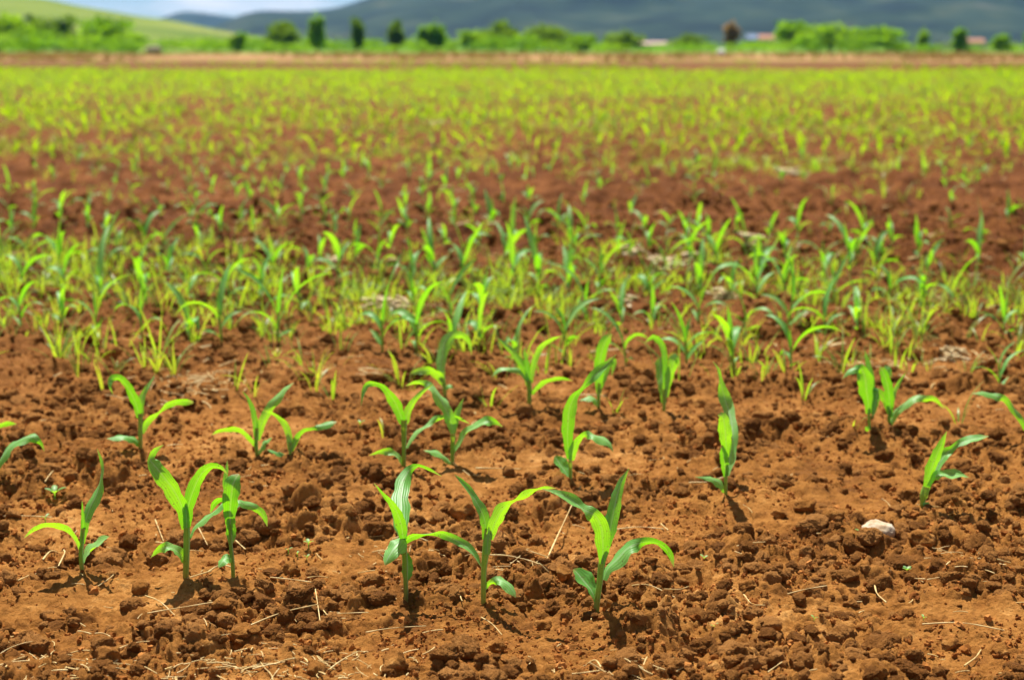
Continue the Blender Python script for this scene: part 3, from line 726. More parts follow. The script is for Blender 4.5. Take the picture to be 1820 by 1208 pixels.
def in_view(x, y):
    px, py, f = project((x, y, 0.08))
    return -6 < px < 1826
vis = sorted([s for s in spots if s[3] >= 4 and in_view(s[1], s[2])])
near = vis[:277]
near_set = set(near)
near_z = dict(zip(near, soil_height([s[1] for s in near], [s[2] for s in near]).tolist()))
side = [s for s in spots if s[3] <= 3]
ORD = ['first', 'second', 'third', 'fourth', 'fifth', 'sixth', 'seventh', 'eighth', 'ninth', 'tenth', 'eleventh', 'twelfth', 'thirteenth', 'fourteenth', 'fifteenth', 'sixteenth', 'seventeenth', 'eighteenth', 'nineteenth', 'twentieth'] + ['twenty-' + w for w in ('first', 'second', 'third', 'fourth', 'fifth', 'sixth', 'seventh', 'eighth', 'ninth')] + ['thirtieth'] + ['thirty-' + w for w in ('first', 'second', 'third', 'fourth', 'fifth', 'sixth', 'seventh', 'eighth', 'ninth')]
rank = {}
for rr in sorted({s[3] for s in near}):
    for k, s in enumerate(sorted([s for s in near if s[3] == rr], key=lambda s: s[1])): rank[s] = k
def place_seedling(s, label, group, scale=1.0):
    sm, lms = PROTOS[r.randrange(len(PROTOS))]
    z = near_z[s]
    root = empty('maize_seedling', (s[1], s[2], z), r.uniform(0, 2 * math.pi))
    sc = scale * r.uniform(0.7, 1.12) * (1.0 - 0.30 * min(1, max(0, (s[2] - 6.0) / 3.5)))
    root.scale = (sc, sc, sc * r.uniform(0.9, 1.12))
    root.rotation_euler[0] = r.gauss(0, 0.07); root.rotation_euler[1] = r.gauss(0, 0.07)
    tag(root, label, 'maize plant', group)
    link('stem', sm, root)
    for lm in lms: link('leaf', lm, root)
    return root
for s in near:
    n, k = s[3], rank[s]
    if n <= 9 and k < 39:
        place_seedling(s, f'blurred maize seedling, {ORD[k]} from the left in the {ORD[n-1]} row back', f'young maize plants of the {ORD[n-1]} row')
    else:
        place_seedling(s, f'small strongly blurred maize seedling in the {ORD[n-1]} row back, beyond the weeds', f'young maize plants of the {ORD[n-1]} row')

# the rest of the crop: one mass
bag = Bag()
LOD = []
for lod in range(2):
    L = []
    for k in range(10):
        rr = random.Random(100 + k + lod * 50)
        if lod == 0: _, lv = gen_seedling(rr, 4, 3, stem=False)
        else: _, lv = gen_seedling(rr, 2, 2, stem=False, far=True)
        b = Bag()
        for V, F, U in lv: b.add(V, F, U)
        L.append((np.concatenate(b.V), np.concatenate(b.F), np.concatenate(b.U)))
    LOD.append(L)
rest = [s for s in spots if s not in near_set]
for s in rest:
    V, F, U = LOD[0 if s[2] < 22 else 1][r.randrange(10)]
    a = r.uniform(0, 2 * math.pi); sc = r.uniform(0.55, 0.85)
    wide = sc * (1.05 if s[2] < 12 else 1.5 if s[2] < 25 else 1.75)
    ca, sa = math.cos(a) * wide, math.sin(a) * wide
    W = np.stack([V[:, 0] * ca - V[:, 1] * sa + s[1], V[:, 0] * sa + V[:, 1] * ca + s[2], V[:, 2] * sc * r.uniform(0.9, 1.15)], -1)
    bag.add(W, F, U)
o = link('maize_rows', bag.mesh('maize_rows', M_FARMAIZE))
tag(o, 'blurred green mass of young maize rows filling the far field', 'crop', kind='stuff')
print('near', len(near), 'rest', len(rest), 'far tris', 2 * sum(len(f) for f in bag.F))

# ------------------------------------------------------------------ weeds
def tuft(rg, nb, hgt, spread, seg=5):
    b = Bag()
    for _ in range(nb):
        az = rg.uniform(0, 2 * math.pi); e0 = rg.uniform(62, 88); e1 = e0 - rg.uniform(10, 95)
        V, F, U = gen_leaf(rg, -0.004, az, hgt * rg.uniform(0.55, 1.15), rg.uniform(0.0035, 0.0065), e0, e1, rg.uniform(-60, 60), seg, 2, 0.0)
        q = rg.uniform(0, spread)
        V = V + np.array([math.cos(az) * q, math.sin(az) * q, 0])
        b.add(V, F, U)
    return b
rw = random.Random(21)
named_tufts = [
 (105, 628, 14, 0.19, 'tall thin grass weed with blades bowing outward near the picture edge'),
 (280, 650, 12, 0.13, 'low grass weed with splayed yellow tips on bare soil'),
 (185, 680, 3, 0.10, 'single slanting grass blade between clods behind the second row'),
 (418, 684, 5, 0.13, 'sparse grass weed above the smallest second row seedling'),
 (452, 690, 4, 0.11, 'bent yellow grass weed beside straw litter'),
 (560, 682, 7, 0.14, 'grass weed with crossed blades at the near rim of the weeds'),
 (590, 690, 5, 0.13, 'upright pair of grass blades at the near rim of the weeds'),
 (310, 655, 16, 0.14, 'dense bright grass tussock on the rim of the weedy band'),
 (682, 765, 3, 0.07, 'short yellow grass sprout behind the cane shaped leaf'),
 (870, 708, 5, 0.13, 'thin grass weed standing close to the bushy five leaf seedling'),
 (1095, 728, 4, 0.10, 'narrow grass sprout forked in two between third row seedlings'),
 (1515, 772, 2, 0.05, 'tiny grass sprout in front of the close pair'),
 (1705, 740, 4, 0.12, 'bowed grass weed on bare soil near the leaf leaning in'),
 (1430, 690, 6, 0.13, 'grass weed with loose drooping blades on the rim of the weeds'),
 (1365, 655, 5, 0.11, 'yellowish grass weed growing by a dark hollow'),
 (1495, 668, 9, 0.15, 'thick grass weed behind the close pair'),
]
for x, y, nb, hh, lab in named_tufts:
    g = on_ground(x, y); g.z = float(soil_height(np.array([g.x]), np.array([g.y]))[0])
    o = link('grass_weed', tuft(rw, nb, hh, 0.012, 8).mesh('grass_weed', M_WEED)); o.location = g
    tag(o, lab, 'weed', 'grass weeds at the rim of the weedy band')
bag = Bag()
yw = rng.uniform(4.35, 26.0, 30000)
xw = rng.uniform(-1, 1, 30000) * (0.42 * yw + 1.0)
clump = 0.5 + perlin(xw * 0.8 + 3, yw * 0.7, 61) + 0.7 * perlin(xw * 2.6, yw * 2.2, 62)
cw = yw - SLOPE * xw * np.minimum(1.0, 12 / yw)
dens = 0.72 * np.exp(-((cw - 5.8) / 1.2) ** 2) + 0.5 * np.exp(-((cw - 13.4) / 0.7) ** 2) + 0.45 * np.exp(-((cw - 18.5) / 1.2) ** 2) + 0.02
dens = dens * np.clip(0.3 + 1.4 * clump, 0, 2.2) * np.minimum(1.0, (0.42 * yw + 1) / 4.0)
keep = rng.random(30000) < dens
xw, yw = xw[keep], yw[keep]; zw = soil_height(xw, yw)
TUFTS = []
for k in range(60):
    t = tuft(rw, rw.randint(3, 9), rw.uniform(0.06, 0.17), 0.025, 4)
    TUFTS.append((np.concatenate(t.V), np.concatenate(t.F), np.concatenate(t.U)))
for x, y, z in zip(xw, yw, zw):
    V, F, U = TUFTS[rw.randrange(60)]
    a = rw.uniform(0, 6.28); sc = rw.uniform(0.7, 1.2); ca, sa = math.cos(a) * sc, math.sin(a) * sc
    bag.add(np.stack([V[:, 0] * ca - V[:, 1] * sa + x, V[:, 0] * sa + V[:, 1] * ca + y, V[:, 2] * sc + z], -1), F, U)
n_t = len(xw)
o = link('weed_grass', bag.mesh('weed_grass', M_WEED))
tag(o, 'thick band of thin yellow green grass weeds between the maize rows', 'grass', kind='stuff')
print('tufts', n_t, 'tris', 2 * sum(len(f) for f in bag.F))

def broad_seedling(x, y, size, nl, label):
    g = on_ground(x, y); g.z = float(soil_height(np.array([g.x]), np.array([g.y]))[0])
    s = g.y / FPX * size
    root = empty('weed_seedling', g, rw.uniform(0, 6.28))
    tag(root, label, 'weed', 'broad leaved weed sprouts on the bare soil')
    zz = np.linspace(-0.004, s * 0.55, 4)
    link('stem', tube_mesh('weed_stem', np.stack([0 * zz, 0 * zz, zz], -1), np.full(4, s * 0.05), M_SEED, 6), root)
    for k in range(nl):
        az = k * 2 * math.pi / nl + rw.uniform(-0.3, 0.3)
        n = 8; q = np.linspace(0, 1, n); ln = s * rw.uniform(0.55, 0.8)
        el = np.radians(50 - 45 * q)
        C = np.zeros((n, 3)); C[:, 0] = np.cumsum(np.cos(el)) * ln / n * math.cos(az); C[:, 1] = np.cumsum(np.cos(el)) * ln / n * math.sin(az)
        C[:, 2] = s * 0.5 + np.cumsum(np.sin(el)) * ln / n
        W = np.tile(np.array([-math.sin(az), math.cos(az), 0]), (n, 1))
        w = s * 0.34 * np.sin(np.pi * np.clip(q, 0.04, 0.97)) ** 0.7
        V, F, U = ribbon(C, W, w, 5, 0.12)
        link('leaf', mesh_np('weed_leaf', V, F, M_SEED, True, U), root)
for a in [(97, 872, 32, 4, 'four leaved weed sprout between the slim front seedling and the second row'),
          (80, 912, 17, 2, 'tiny pale two leaved weed sprout just above a lying straw'),
          (548, 958, 20, 3, 'small dark weed sprout on the smooth soil between the front pair and trio'),
          (512, 963, 13, 2, 'tiny bright weed sprout in a group of three on smooth soil'),
          (528, 967, 12, 2, 'tiny weed sprout lying low in a group of three on smooth soil'),
          (545, 972, 12, 3, 'spiky tiny weed sprout in a group of three on smooth soil'),
          (768, 898, 14, 2, 'little weed leaf among the big clods behind the front trio'),
          (1532, 950, 22, 4, 'small weed sprout leaning on the pale stone'),
          (1612, 1005, 20, 4, 'yellow green weed sprout below the pale stone'),
          (1340, 994, 14, 3, 'tiny weed sprout on the flat soil behind the hooked leaf'),
          (1252, 966, 15, 3, 'little upright weed sprout past the hooked leaf tip'),
          (1448, 1070, 14, 2, 'thin two leaved weed sprout on the open front soil'),
          (1642, 1086, 14, 2, 'thin weed sprout at the end of the longest straw'),
          (1272, 1092, 20, 2, 'pale pair of weed leaves on the open front soil'),
          (1630, 1178, 20, 2, 'curled pale weed sprout near the bottom edge beside a dark clod'),
          (640, 748, 16, 3, 'small weed sprout behind the second row')]:
    broad_seedling(*a)
# ------------------------------------------------------------------ clods, stone, straw
def ico(sub):
    bm = bmesh.new(); bmesh.ops.create_icosphere(bm, subdivisions=sub, radius=1.0)
    V = np.array([v.co[:] for v in bm.verts]); F = np.array([[v.index for v in f.verts] for f in bm.faces]); bm.free()
    return V, F
ICO2, ICO4, ICO5 = ico(2), ico(4), ico(5)

def rock_shape(base, seed, amp=0.35, grit=0.10, flat=0.75, freq=1.3):
    V = base[0].copy(); off = Vector((seed * 7.3, seed * 3.1, seed * 1.7))
    out = np.zeros_like(V)
    for i, v in enumerate(V):
        p = Vector(v)
        d = 1 + amp * mnoise.noise(p * freq + off) + amp * 0.55 * mnoise.noise(p * freq * 2.3 + off) + grit * mnoise.noise(p * 6.5 + off)
        if grit: d += grit * 0.8 * abs(mnoise.noise(p * 12 + off))
        out[i] = v * d
    out[:, 2] *= flat
    return out

def crumbly(seed, base=None):
    """a broken clod: a few flat breaks, knobs and grit"""
    V = (base or ICO5)[0].copy(); rgk = np.random.default_rng(seed)
    for _ in range(7):                                   # break faces
        d = rgk.normal(size=3); d /= np.linalg.norm(d); c = rgk.uniform(0.55, 0.9)
        t = V @ d; over = t > c
        V[over] -= np.outer((t[over] - c) * 0.85, d)
    off = Vector((seed * 3.7, seed * 1.9, seed * 0.7))
    for i, v in enumerate(V):
        p = Vector(v)
        k = 1 + 0.22 * mnoise.noise(p * 1.6 + off) + 0.17 * abs(mnoise.noise(p * 3.6 + off)) + 0.12 * abs(mnoise.noise(p * 7.5 + off)) + 0.07 * mnoise.noise(p * 15 + off)
        V[i] = np.array(v) * (k - 0.1)
    V[:, 2] *= rgk.uniform(0.65, 0.85)
    return V

def ground_at(x, y):
    return float(soil_height(np.array([x]), np.array([y]))[0])

def clod(px, py, size, label, seed, mat=None, name='soil_clod', cat='clod', group='loose soil clods', flat=0.72, amp=0.36, grit=0.11, sink=0.35):
    g = on_ground(px, py); s = g.y / FPX * size * 0.5
    g.z = ground_at(g.x, g.y)
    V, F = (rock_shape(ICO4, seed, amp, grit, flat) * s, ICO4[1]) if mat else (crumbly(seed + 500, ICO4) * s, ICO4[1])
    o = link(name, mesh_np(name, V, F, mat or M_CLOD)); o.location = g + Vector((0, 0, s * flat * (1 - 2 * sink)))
    o.rotation_euler[2] = seed * 1.3
    tag(o, label, cat, group)
    return o
CLODS = [
 (1338, 850, 60, 'big dark clod standing beside the lone upright seedling'),
 (1556, 1180, 56, 'big dark angular clod close to the bottom edge, before the longest straw'),
 (966, 1092, 36, 'round dark clod in the shadow between the trio stems'),
 (775, 905, 52, 'large clod in the heap behind the tall pale bent leaf'),
 (820, 900, 48, 'large flat clod in the heap, toward the wide V seedling'),
 (745, 935, 46, 'round clod at the foot of the heap behind the trio'),
 (830, 925, 40, 'lower lumpy clod of the heap behind the trio'),
 (700, 890, 40, 'clod of the heap half behind the tall pale leaf'),
 (1002, 1000, 34, 'crumbly clod lying between the wide V and the leaning stem'),
 (430, 1128, 52, 'wide clod under the long straw at the bottom, before the front pair'),
 (452, 1132, 26, 'small round clod leaning against the wide one under the long straw'),
 (252, 1040, 40, 'rounded clod before the slim seedling and the pair'),
 (398, 1085, 42, 'dark clod below the shadow of the front pair'),
 (515, 995, 40, 'lump of soil on the smooth patch past the front pair'),
 (560, 1190, 44, 'clod close to the bottom edge among straw scraps'),
 (190, 1165, 54, 'big cracked clod in the bottom corner with a hollow behind it'),
 (95, 1080, 44, 'clod in the bottom corner below the slim seedling'),
 (880, 1135, 42, 'pale clod below the wide V seedling'),
 (700, 1175, 60, 'broad clod with a deep dark face near the bottom middle'),
 (1065, 1170, 34, 'dark clod beside a slanting straw near the bottom'),
 (1150, 1085, 40, 'clod just past the leaning stem'),
 (1432, 895, 44, 'lumpy clod between the lone seedling and the pale stone'),
 (1385, 905, 30, 'small clod near the lone upright seedling base'),
 (1478, 925, 48, 'wide pale clod touching the side of the pale stone'),
 (1640, 960, 50, 'dark clod behind the pale stone below the yellowish seedling'),
 (1440, 1085, 30, 'small dark clod on the open front soil'),
 (1535, 1085, 28, 'pointed clod on the open front soil'),
 (1690, 1120, 46, 'clod below the longest straw'),
 (1780, 1130, 36, 'clod at the picture edge below the longest straw'),
 (1330, 1030, 34, 'low clod on the flat soil past the hooked leaf'),
 (1570, 820, 44, 'clod behind the yellowish seedling'),
 (880, 740, 46, 'round smooth clod before the bushy five leaf seedling'),
 (1245, 700, 54, 'pale rounded clod left of the wavy leaf tip'),
 (520, 715, 48, 'pale flat clod behind the second row seedlings'),
 (200, 615, 60, 'pale rounded clod among the first weeds'),
 (1140, 655, 44, 'brown clod peeking out below the weeds'),
 (1050, 900, 34, 'clod between the trio and the second row'),
 (1125, 880, 30, 'small clod on the rough soil between trio and lone seedling'),
]
for i, (x, y, s, lab) in enumerate(CLODS): clod(x, y, s, lab, i + 1)
clod(1560, 942, 58, 'pale cream stone half sunk in the soil below the yellowish seedling', 71, M_STONE, 'pale_stone', 'stone', None, 0.66, 0.20, 0.05, 0.32)
clod(1210, 462, 40, 'blurred pale stone lying among the weeds', 72, M_STONE, 'pale_stone', 'stone', None, 0.45, 0.22, 0.03, 0.25)

def bit(rg, p, ln, az, el, wid, bend, seg=5):
    n = seg + 1; q = np.linspace(-0.5, 0.5, n)
    d = np.array([math.cos(az) * math.cos(el), math.sin(az) * math.cos(el), math.sin(el)])
    sd = np.array([-math.sin(az), math.cos(az), 0.0]); up = np.array([0, 0, 1.0])
    C = np.array(p) + q[:, None] * ln * d + ((q * 2) ** 2)[:, None] * bend * ln * sd + (1 - (q * 2) ** 2)[:, None] * 0.03 * ln * up
    rad = np.full(n, wid) * np.linspace(1.0, 0.75, n)
    return tube(C, rad, 5, cap=False)

def straw(pts, wid, label, name='straw', group='straws on the soil', lift=0.004, raise_end=0.0):
    G = []
    for k, (x, y) in enumerate(pts):
        g = on_ground(x, y, 0.0)
        G.append(g)
    s = G[0].y / FPX
    P = []
    for k, g in enumerate(G):
        z = max(ground_at(g.x + dx, g.y + dy) for dx in (-0.006, 0, 0.006) for dy in (-0.006, 0, 0.006)) + lift
        P.append([g.x, g.y, z])
    P = np.array(P); P[:, 2] = np.maximum(P[:, 2], np.linspace(P[0, 2], P[-1, 2], len(P)))
    c = P.mean(axis=0)
    C = catmull(P - c, 12) if len(P) > 2 else np.linspace(P[0] - c, P[1] - c, 8)
    # rest on the highest soil under it
    zs = soil_height((C[:, 0] + c[0]), (C[:, 1] + c[1])) - (C[:, 2] + c[2])
    C[:, 2] += max(0.0, float(np.percentile(zs, 75))) + 0.0015
    rad = wid * s * 0.42 * np.linspace(1.05, 0.7, len(C)) * (1 + 0.25 * np.sin(np.linspace(0, 9, len(C))))
    o = link(name, tube_mesh(name, C, rad, M_STRAW, 6)); o.location = c
    tag(o, label, 'straw', group)
    return o
STRAWS = [
 ([(975,970),(1003,920),(1032,868)], 3.4, 'long straight straw slanting up between the wide V and the leaning stem'),
 ([(870,987),(895,984),(935,988),(965,995)], 3.0, 'long straw lying flat behind the wide V stem'),
 ([(938,992),(948,1012),(960,1022),(975,1021)], 3.0, 'hooked straw below the flat one by the trio'),
 ([(1110,1016),(1150,1028),(1200,1041)], 3.0, 'thin straw running past the leaning stem'),
 ([(1180,1030),(1205,1028),(1225,1020)], 2.4, 'thin straw crossing past the hooked leaf tip'),
 ([(650,1120),(690,1114),(757,1110)], 2.8, 'straw lying level near the bottom below the tall pale leaf'),
 ([(445,1114),(500,1098),(565,1080)], 3.4, 'longest straw of the star shaped heap at the bottom'),
 ([(560,1036),(564,1070),(569,1102)], 2.6, 'upright straw of the star shaped heap at the bottom'),
 ([(575,1083),(610,1088),(655,1094)], 2.6, 'straw of the star shaped heap pointing to the trio'),
 ([(508,1088),(527,1097)], 2.6, 'short cross straw on the star shaped heap'),
 ([(573,1078),(585,1092),(600,1100)], 2.6, 'curled straw of the star shaped heap'),
 ([(258,1052),(285,1068),(310,1080)], 3.2, 'straw slanting down before the front pair'),
 ([(262,1084),(320,1085),(382,1086)], 3.0, 'straw lying level before the front pair'),
 ([(138,1110),(150,1118),(162,1121)], 3.4, 'short bent straw in the bottom corner'),
 ([(168,1121),(182,1119),(197,1124)], 3.4, 'short arched straw in the bottom corner'),
 ([(372,1150),(385,1127)], 2.6, 'short straw standing near the wide clod'),
 ([(1640,1093),(1710,1099),(1786,1109)], 3.2, 'longest straw, lying across the open soil near the picture edge'),
 ([(1400,1033),(1430,1030),(1470,1028)], 2.8, 'straw lying level on the flat soil past the hooked leaf'),
 ([(1555,1030),(1560,1042),(1576,1054)], 3.6, 'thick bent straw on the open front soil'),
 ([(1510,1046),(1533,1048)], 3.0, 'short straw next to the thick bent one'),
 ([(1322,1048),(1338,1066),(1360,1055)], 3.0, 'straw bent like a tick mark on the front soil'),
 ([(1615,1014),(1645,1022)], 3.2, 'short straw under the yellow green weed sprout'),
 ([(1648,1022),(1670,1023)], 2.6, 'thin straw in line with the one under the weed sprout'),
 ([(1095,919),(1135,917),(1180,921)], 2.6, 'thin straw level on the rough soil behind the leaning stem'),
 ([(1175,910),(1188,925)], 3.0, 'short straw crossing the thin one behind the leaning stem'),
 ([(1044,1166),(1058,1182),(1068,1204)], 4.2, 'thick pale straw pointing out at the bottom edge'),
 ([(855,1096),(872,1103),(892,1117)], 3.0, 'straw below the wide V seedling'),
 ([(75.5,984),(90,968),(105,953)], 4.0, 'thick straw leaning under the slim seedling arching leaf'),
 ([(112,950),(113,975),(103,990)], 3.6, 'dry curled straw hanging beside the slim seedling'),
 ([(31,1023),(57,1011)], 3.6, 'short thick straw near the picture edge below the slim seedling'),
 ([(62,1010),(85,1003),(100,992)], 3.0, 'thin straw behind the slim seedling'),
 ([(5,908),(45,907),(92,909)], 3.0, 'straw lying level behind the slim seedling at the picture edge'),
 ([(845,833),(885,831),(925,830)], 3.0, 'straw in the second row next to the sweeping dark leaf'),
 ([(905,982),(925,975)], 2.4, 'short straw scrap behind the wide V stem'),
 ([(275,905),(290,945)], 2.4, 'thin straw behind the tall torn leaf seedling'),
 ([(277,945),(292,955)], 4.0, 'short thick straw scrap behind the tall torn leaf seedling'),
 ([(352,930),(368,948)], 2.8, 'straw scrap between the two plants of the front pair'),
 ([(418,940),(436,956)], 3.0, 'straw scrap past the second plant of the pair'),
 ([(370,1018),(395,1008),(416,1010)], 3.4, 'pale straw at the foot of the thin stemmed seedling'),
 ([(480,1022),(520,1026),(562,1032)], 2.8, 'long thin straw between the front pair and the trio'),
 ([(545,1018),(565,1012),(582,1009)], 2.6, 'thin straw on the rough soil between pair and trio'),
 ([(1770,1010),(1795,1005)], 4.0, 'thick short straw at the picture edge'),
 ([(1715,1160),(1735,1145),(1745,1130)], 4.0, 'pale curved straw in the bottom corner'),
 ([(1365,1185),(1390,1172)], 3.2, 'straw in the soil near the bottom edge'),
 ([(1225,848),(1260,850),(1285,846)], 3.2, 'straw lying under the lone upright seedling low leaf'),
 ([(805,828),(835,840)], 2.4, 'thin scrap of straw at the sweeping dark leaf plant'),
]
for a in STRAWS: straw(*a)

CLUMPS = [
 (1180, 455, 80, 'largest pale straw clump, lying flat among the weeds'), (1122, 440, 34, 'small pale straw clump next to the largest one in the weeds'),
 (692, 540, 72, 'pale straw clump in the weeds above the cane shaped leaf'), (1328, 434, 36, 'pale straw clump on dark soil past the largest one'),
 (1288, 522, 42, 'pale straw clump behind the lone upright seedling'), (1108, 532, 30, 'small pale straw clump at the middle of the weeds'),
 (1402, 302, 42, 'blurred pale straw clump in the sparse strip behind the weeds'), (776, 216, 36, 'blurred pale straw clump far out in the green'),
 (595, 462, 24, 'small pale husk in the weeds'), (660, 650, 56, 'dry straw clump at the near rim of the weeds'),
 (350, 666, 60, 'wide flat straw clump beside the dense bright tussock'), (1770, 640, 40, 'pale straw clump in the weeds at the picture edge'),
 (1690, 625, 44, 'pale straw clump among weeds near the picture edge')]
rc = random.Random(77)
for x, y, wpx, lab in CLUMPS:
    g = on_ground(x, y); w = wpx / FPX * g.y; g.z = ground_at(g.x, g.y)
    b = Bag()
    w *= 1.2
    for _ in range(18 if g.y > 4.7 else 11):
        V, F, U = bit(rc, (rc.gauss(0, w * 0.22), rc.gauss(0, w * 0.3), rc.uniform(0.004, 0.05 if g.y > 4.7 else 0.015)), w * rc.uniform(0.3, 0.6), rc.gauss(0, 0.6), rc.gauss(0, 0.15), rc.uniform(0.0016, 0.0045) * (0.5 if g.y < 4.7 else 1.7 * min(1.6, g.y / 5)), rc.uniform(-0.2, 0.2))
        b.add(V, F, U)
    o = link('straw_clump', b.mesh('straw_clump', M_HUSK if g.y > 4.7 else M_STRAW)); o.location = g
    tag(o, lab, 'straw', 'pale straw clumps')

# scraps nobody could count
rs = random.Random(33)
bag = Bag()
clusters = [(0.0 + on_ground(*c).x, on_ground(*c).y) for c in ((430,1185),(565,1180),(600,1190),(360,1195),(160,1190),(40,1165),(1120,1190),(1740,1010),(700,970),(940,990),(300,690),(340,660),(1560,640),(1690,620),(1170,460),(700,540),(1300,520))]
LX, LY = [], []
for k in range(1700):
    if rs.random() < 0.42:
        c = rs.choice(clusters); LX.append(c[0] + rs.gauss(0, 0.022 * c[1])); LY.append(c[1] + rs.gauss(0, 0.022 * c[1]))
    else:
        y = 1.7 + 9 * rs.random() ** 1.7; LX.append(rs.uniform(-0.36 * y - 0.5, 0.36 * y + 0.5)); LY.append(y)
for k in range(130):
    y = rs.uniform(4.5, 22); LX.append(rs.uniform(-0.4 * y, 0.4 * y)); LY.append(y)
LZ = soil_height(LX, LY)
for k, (x, y, z) in enumerate(zip(LX, LY, LZ)):
    if k < 1700:
        ln = rs.choice([0.006, 0.009, 0.012, 0.018, 0.03, 0.045]) * rs.uniform(0.7, 1.3) * (1.0 if y < 4 else 1.5)
        V, F, U = bit(rs, (x, y, z + 0.0035), ln, rs.uniform(0, 6.28), rs.uniform(-0.3, 0.35), rs.uniform(0.0006, 0.0014) * (1 if y < 4 else 1.9), rs.uniform(-0.15, 0.15))
    else:       # flat blurred husk pieces farther back
        V, F, U = bit(rs, (x, y, z + 0.008), rs.uniform(0.04, 0.10), rs.uniform(-0.5, 0.5), rs.uniform(-0.1, 0.4), rs.uniform(0.003, 0.007), rs.uniform(-0.15, 0.15))
    bag.add(V, F, U)
o = link('straw_litter', bag.mesh('straw_litter', M_STRAW))
tag(o, 'small scraps of dry straw strewn over the soil', 'straw', kind='stuff')

# crumbs: points with a size and a spin each, one small lump set on every point
m, n, l = new_mat('soil_crumb')
mo = n.new('ShaderNodeOutputMaterial'); mp = n.new('ShaderNodeBsdfPrincipled'); oi = n.new('ShaderNodeObjectInfo')
cr = ramp(n, [(0.0, (0.18, 0.058, 0.010)), (0.5, (0.30, 0.108, 0.020)), (1.0, (0.44, 0.18, 0.044))])
l.new(oi.outputs['Random'], cr.inputs['Fac']); l.new(cr.outputs['Color'], mp.inputs['Base Color'])
mp.inputs['Roughness'].default_value = 0.95; mp.inputs['Specular IOR Level'].default_value = 0.12
l.new(mp.outputs['BSDF'], mo.inputs['Surface'])
M_CRUMB = m
m, n, l = new_mat('soil_lump')
mo = n.new('ShaderNodeOutputMaterial'); mp = n.new('ShaderNodeBsdfPrincipled'); oi = n.new('ShaderNodeObjectInfo')
tn = noise_node(n, l, 2.5, 4, 0.6); av = n.new('ShaderNodeMath'); av.operation = 'MULTIPLY_ADD'; av.inputs[1].default_value = 0.6
l.new(oi.outputs['Random'], av.inputs[0]); l.new(tn.outputs['Fac'], av.inputs[2])
cr = ramp(n, [(0.3, (0.15, 0.053, 0.010)), (0.68, (0.27, 0.105, 0.020)), (1.0, (0.46, 0.20, 0.05))])
l.new(av.outputs[0], cr.inputs['Fac']); l.new(cr.outputs['Color'], mp.inputs['Base Color'])
mp.inputs['Roughness'].default_value = 0.95; mp.inputs['Specular IOR Level'].default_value = 0.12
bt = noise_node(n, l, 9.0, 4, 0.7); bb = n.new('ShaderNodeBump'); bb.inputs['Strength'].default_value = 0.7; bb.inputs['Distance'].default_value = 0.12
l.new(bt.outputs['Fac'], bb.inputs['Height']); l.new(bb.outputs['Normal'], mp.inputs['Normal'])
l.new(mp.outputs['BSDF'], mo.inputs['Surface'])
M_LUMP = m
def scatter(name, label, cat, shape_meshes, P, size, spin):
    shapes = bpy.data.collections.new(name + '_shapes')
    for me in shape_meshes: shapes.objects.link(bpy.data.objects.new(me.name, me))
    k = len(P)
    me = bpy.data.meshes.new(name)
    me.vertices.add(k); me.vertices.foreach_set('co', P.astype(np.float32).ravel())
    at = me.attributes.new('size', 'FLOAT', 'POINT'); at.data.foreach_set('value', size.astype(np.float32))
    at = me.attributes.new('spin', 'FLOAT_VECTOR', 'POINT'); at.data.foreach_set('vector', spin.astype(np.float32).ravel())
    me.update()
    o = link(name, me)
    tag(o, label, cat, kind='stuff')
    ng = bpy.data.node_groups.new('scatter_' + name, 'GeometryNodeTree')
    ng.interface.new_socket('Geometry', in_out='INPUT', socket_type='NodeSocketGeometry')
    ng.interface.new_socket('Geometry', in_out='OUTPUT', socket_type='NodeSocketGeometry')
    gi, go = ng.nodes.new('NodeGroupInput'), ng.nodes.new('NodeGroupOutput')
    ip = ng.nodes.new('GeometryNodeInstanceOnPoints'); ci = ng.nodes.new('GeometryNodeCollectionInfo')
    ci.inputs['Collection'].default_value = shapes; ci.inputs['Separate Children'].default_value = True; ci.inputs['Reset Children'].default_value = True
    a1 = ng.nodes.new('GeometryNodeInputNamedAttribute'); a1.data_type = 'FLOAT'; a1.inputs['Name'].default_value = 'size'
    a2 = ng.nodes.new('GeometryNodeInputNamedAttribute'); a2.data_type = 'FLOAT_VECTOR'; a2.inputs['Name'].default_value = 'spin'
    ip.inputs['Pick Instance'].default_value = True
    ng.links.new(gi.outputs[0], ip.inputs['Points']); ng.links.new(ci.outputs[0], ip.inputs['Instance'])
    ng.links.new(a1.outputs['Attribute'], ip.inputs['Scale']); ng.links.new(a2.outputs['Attribute'], ip.inputs['Rotation'])
    ng.links.new(ip.outputs['Instances'], go.inputs[0])
    md = o.modifiers.new('scatter', 'NODES'); md.node_group = ng

n_c = 120000
yy = 1.72 + 7.0 * rng.random(n_c) ** 1.5
xx = (rng.random(n_c) * 2 - 1) * (0.345 * yy + 0.85)
den = perlin(xx * 6, yy * 6, 91) + 0.7 * perlin(xx * 1.9, yy * 1.9, 92)
ok = den > rng.normal(-0.12, 0.3, n_c)
xx, yy = xx[ok], yy[ok]; n_c = len(xx)
size = np.clip(0.0017 * np.exp(rng.normal(0, 0.5, n_c)) * (1 + 0.10 * yy), 0.0008, 0.008)
scatter('soil_crumbs', 'loose crumbs of brown soil scattered over the field', 'soil crumbs',
        [mesh_np('crumb_shape', rock_shape(ICO2, 240 + k, 0.85, 0.25, 0.8, 1.7), ICO2[1], M_CRUMB, False) for k in range(16)],
        np.stack([xx, yy, soil_height(xx, yy) + size * 0.2], -1), size, rng.random((n_c, 3)) * 6.28)
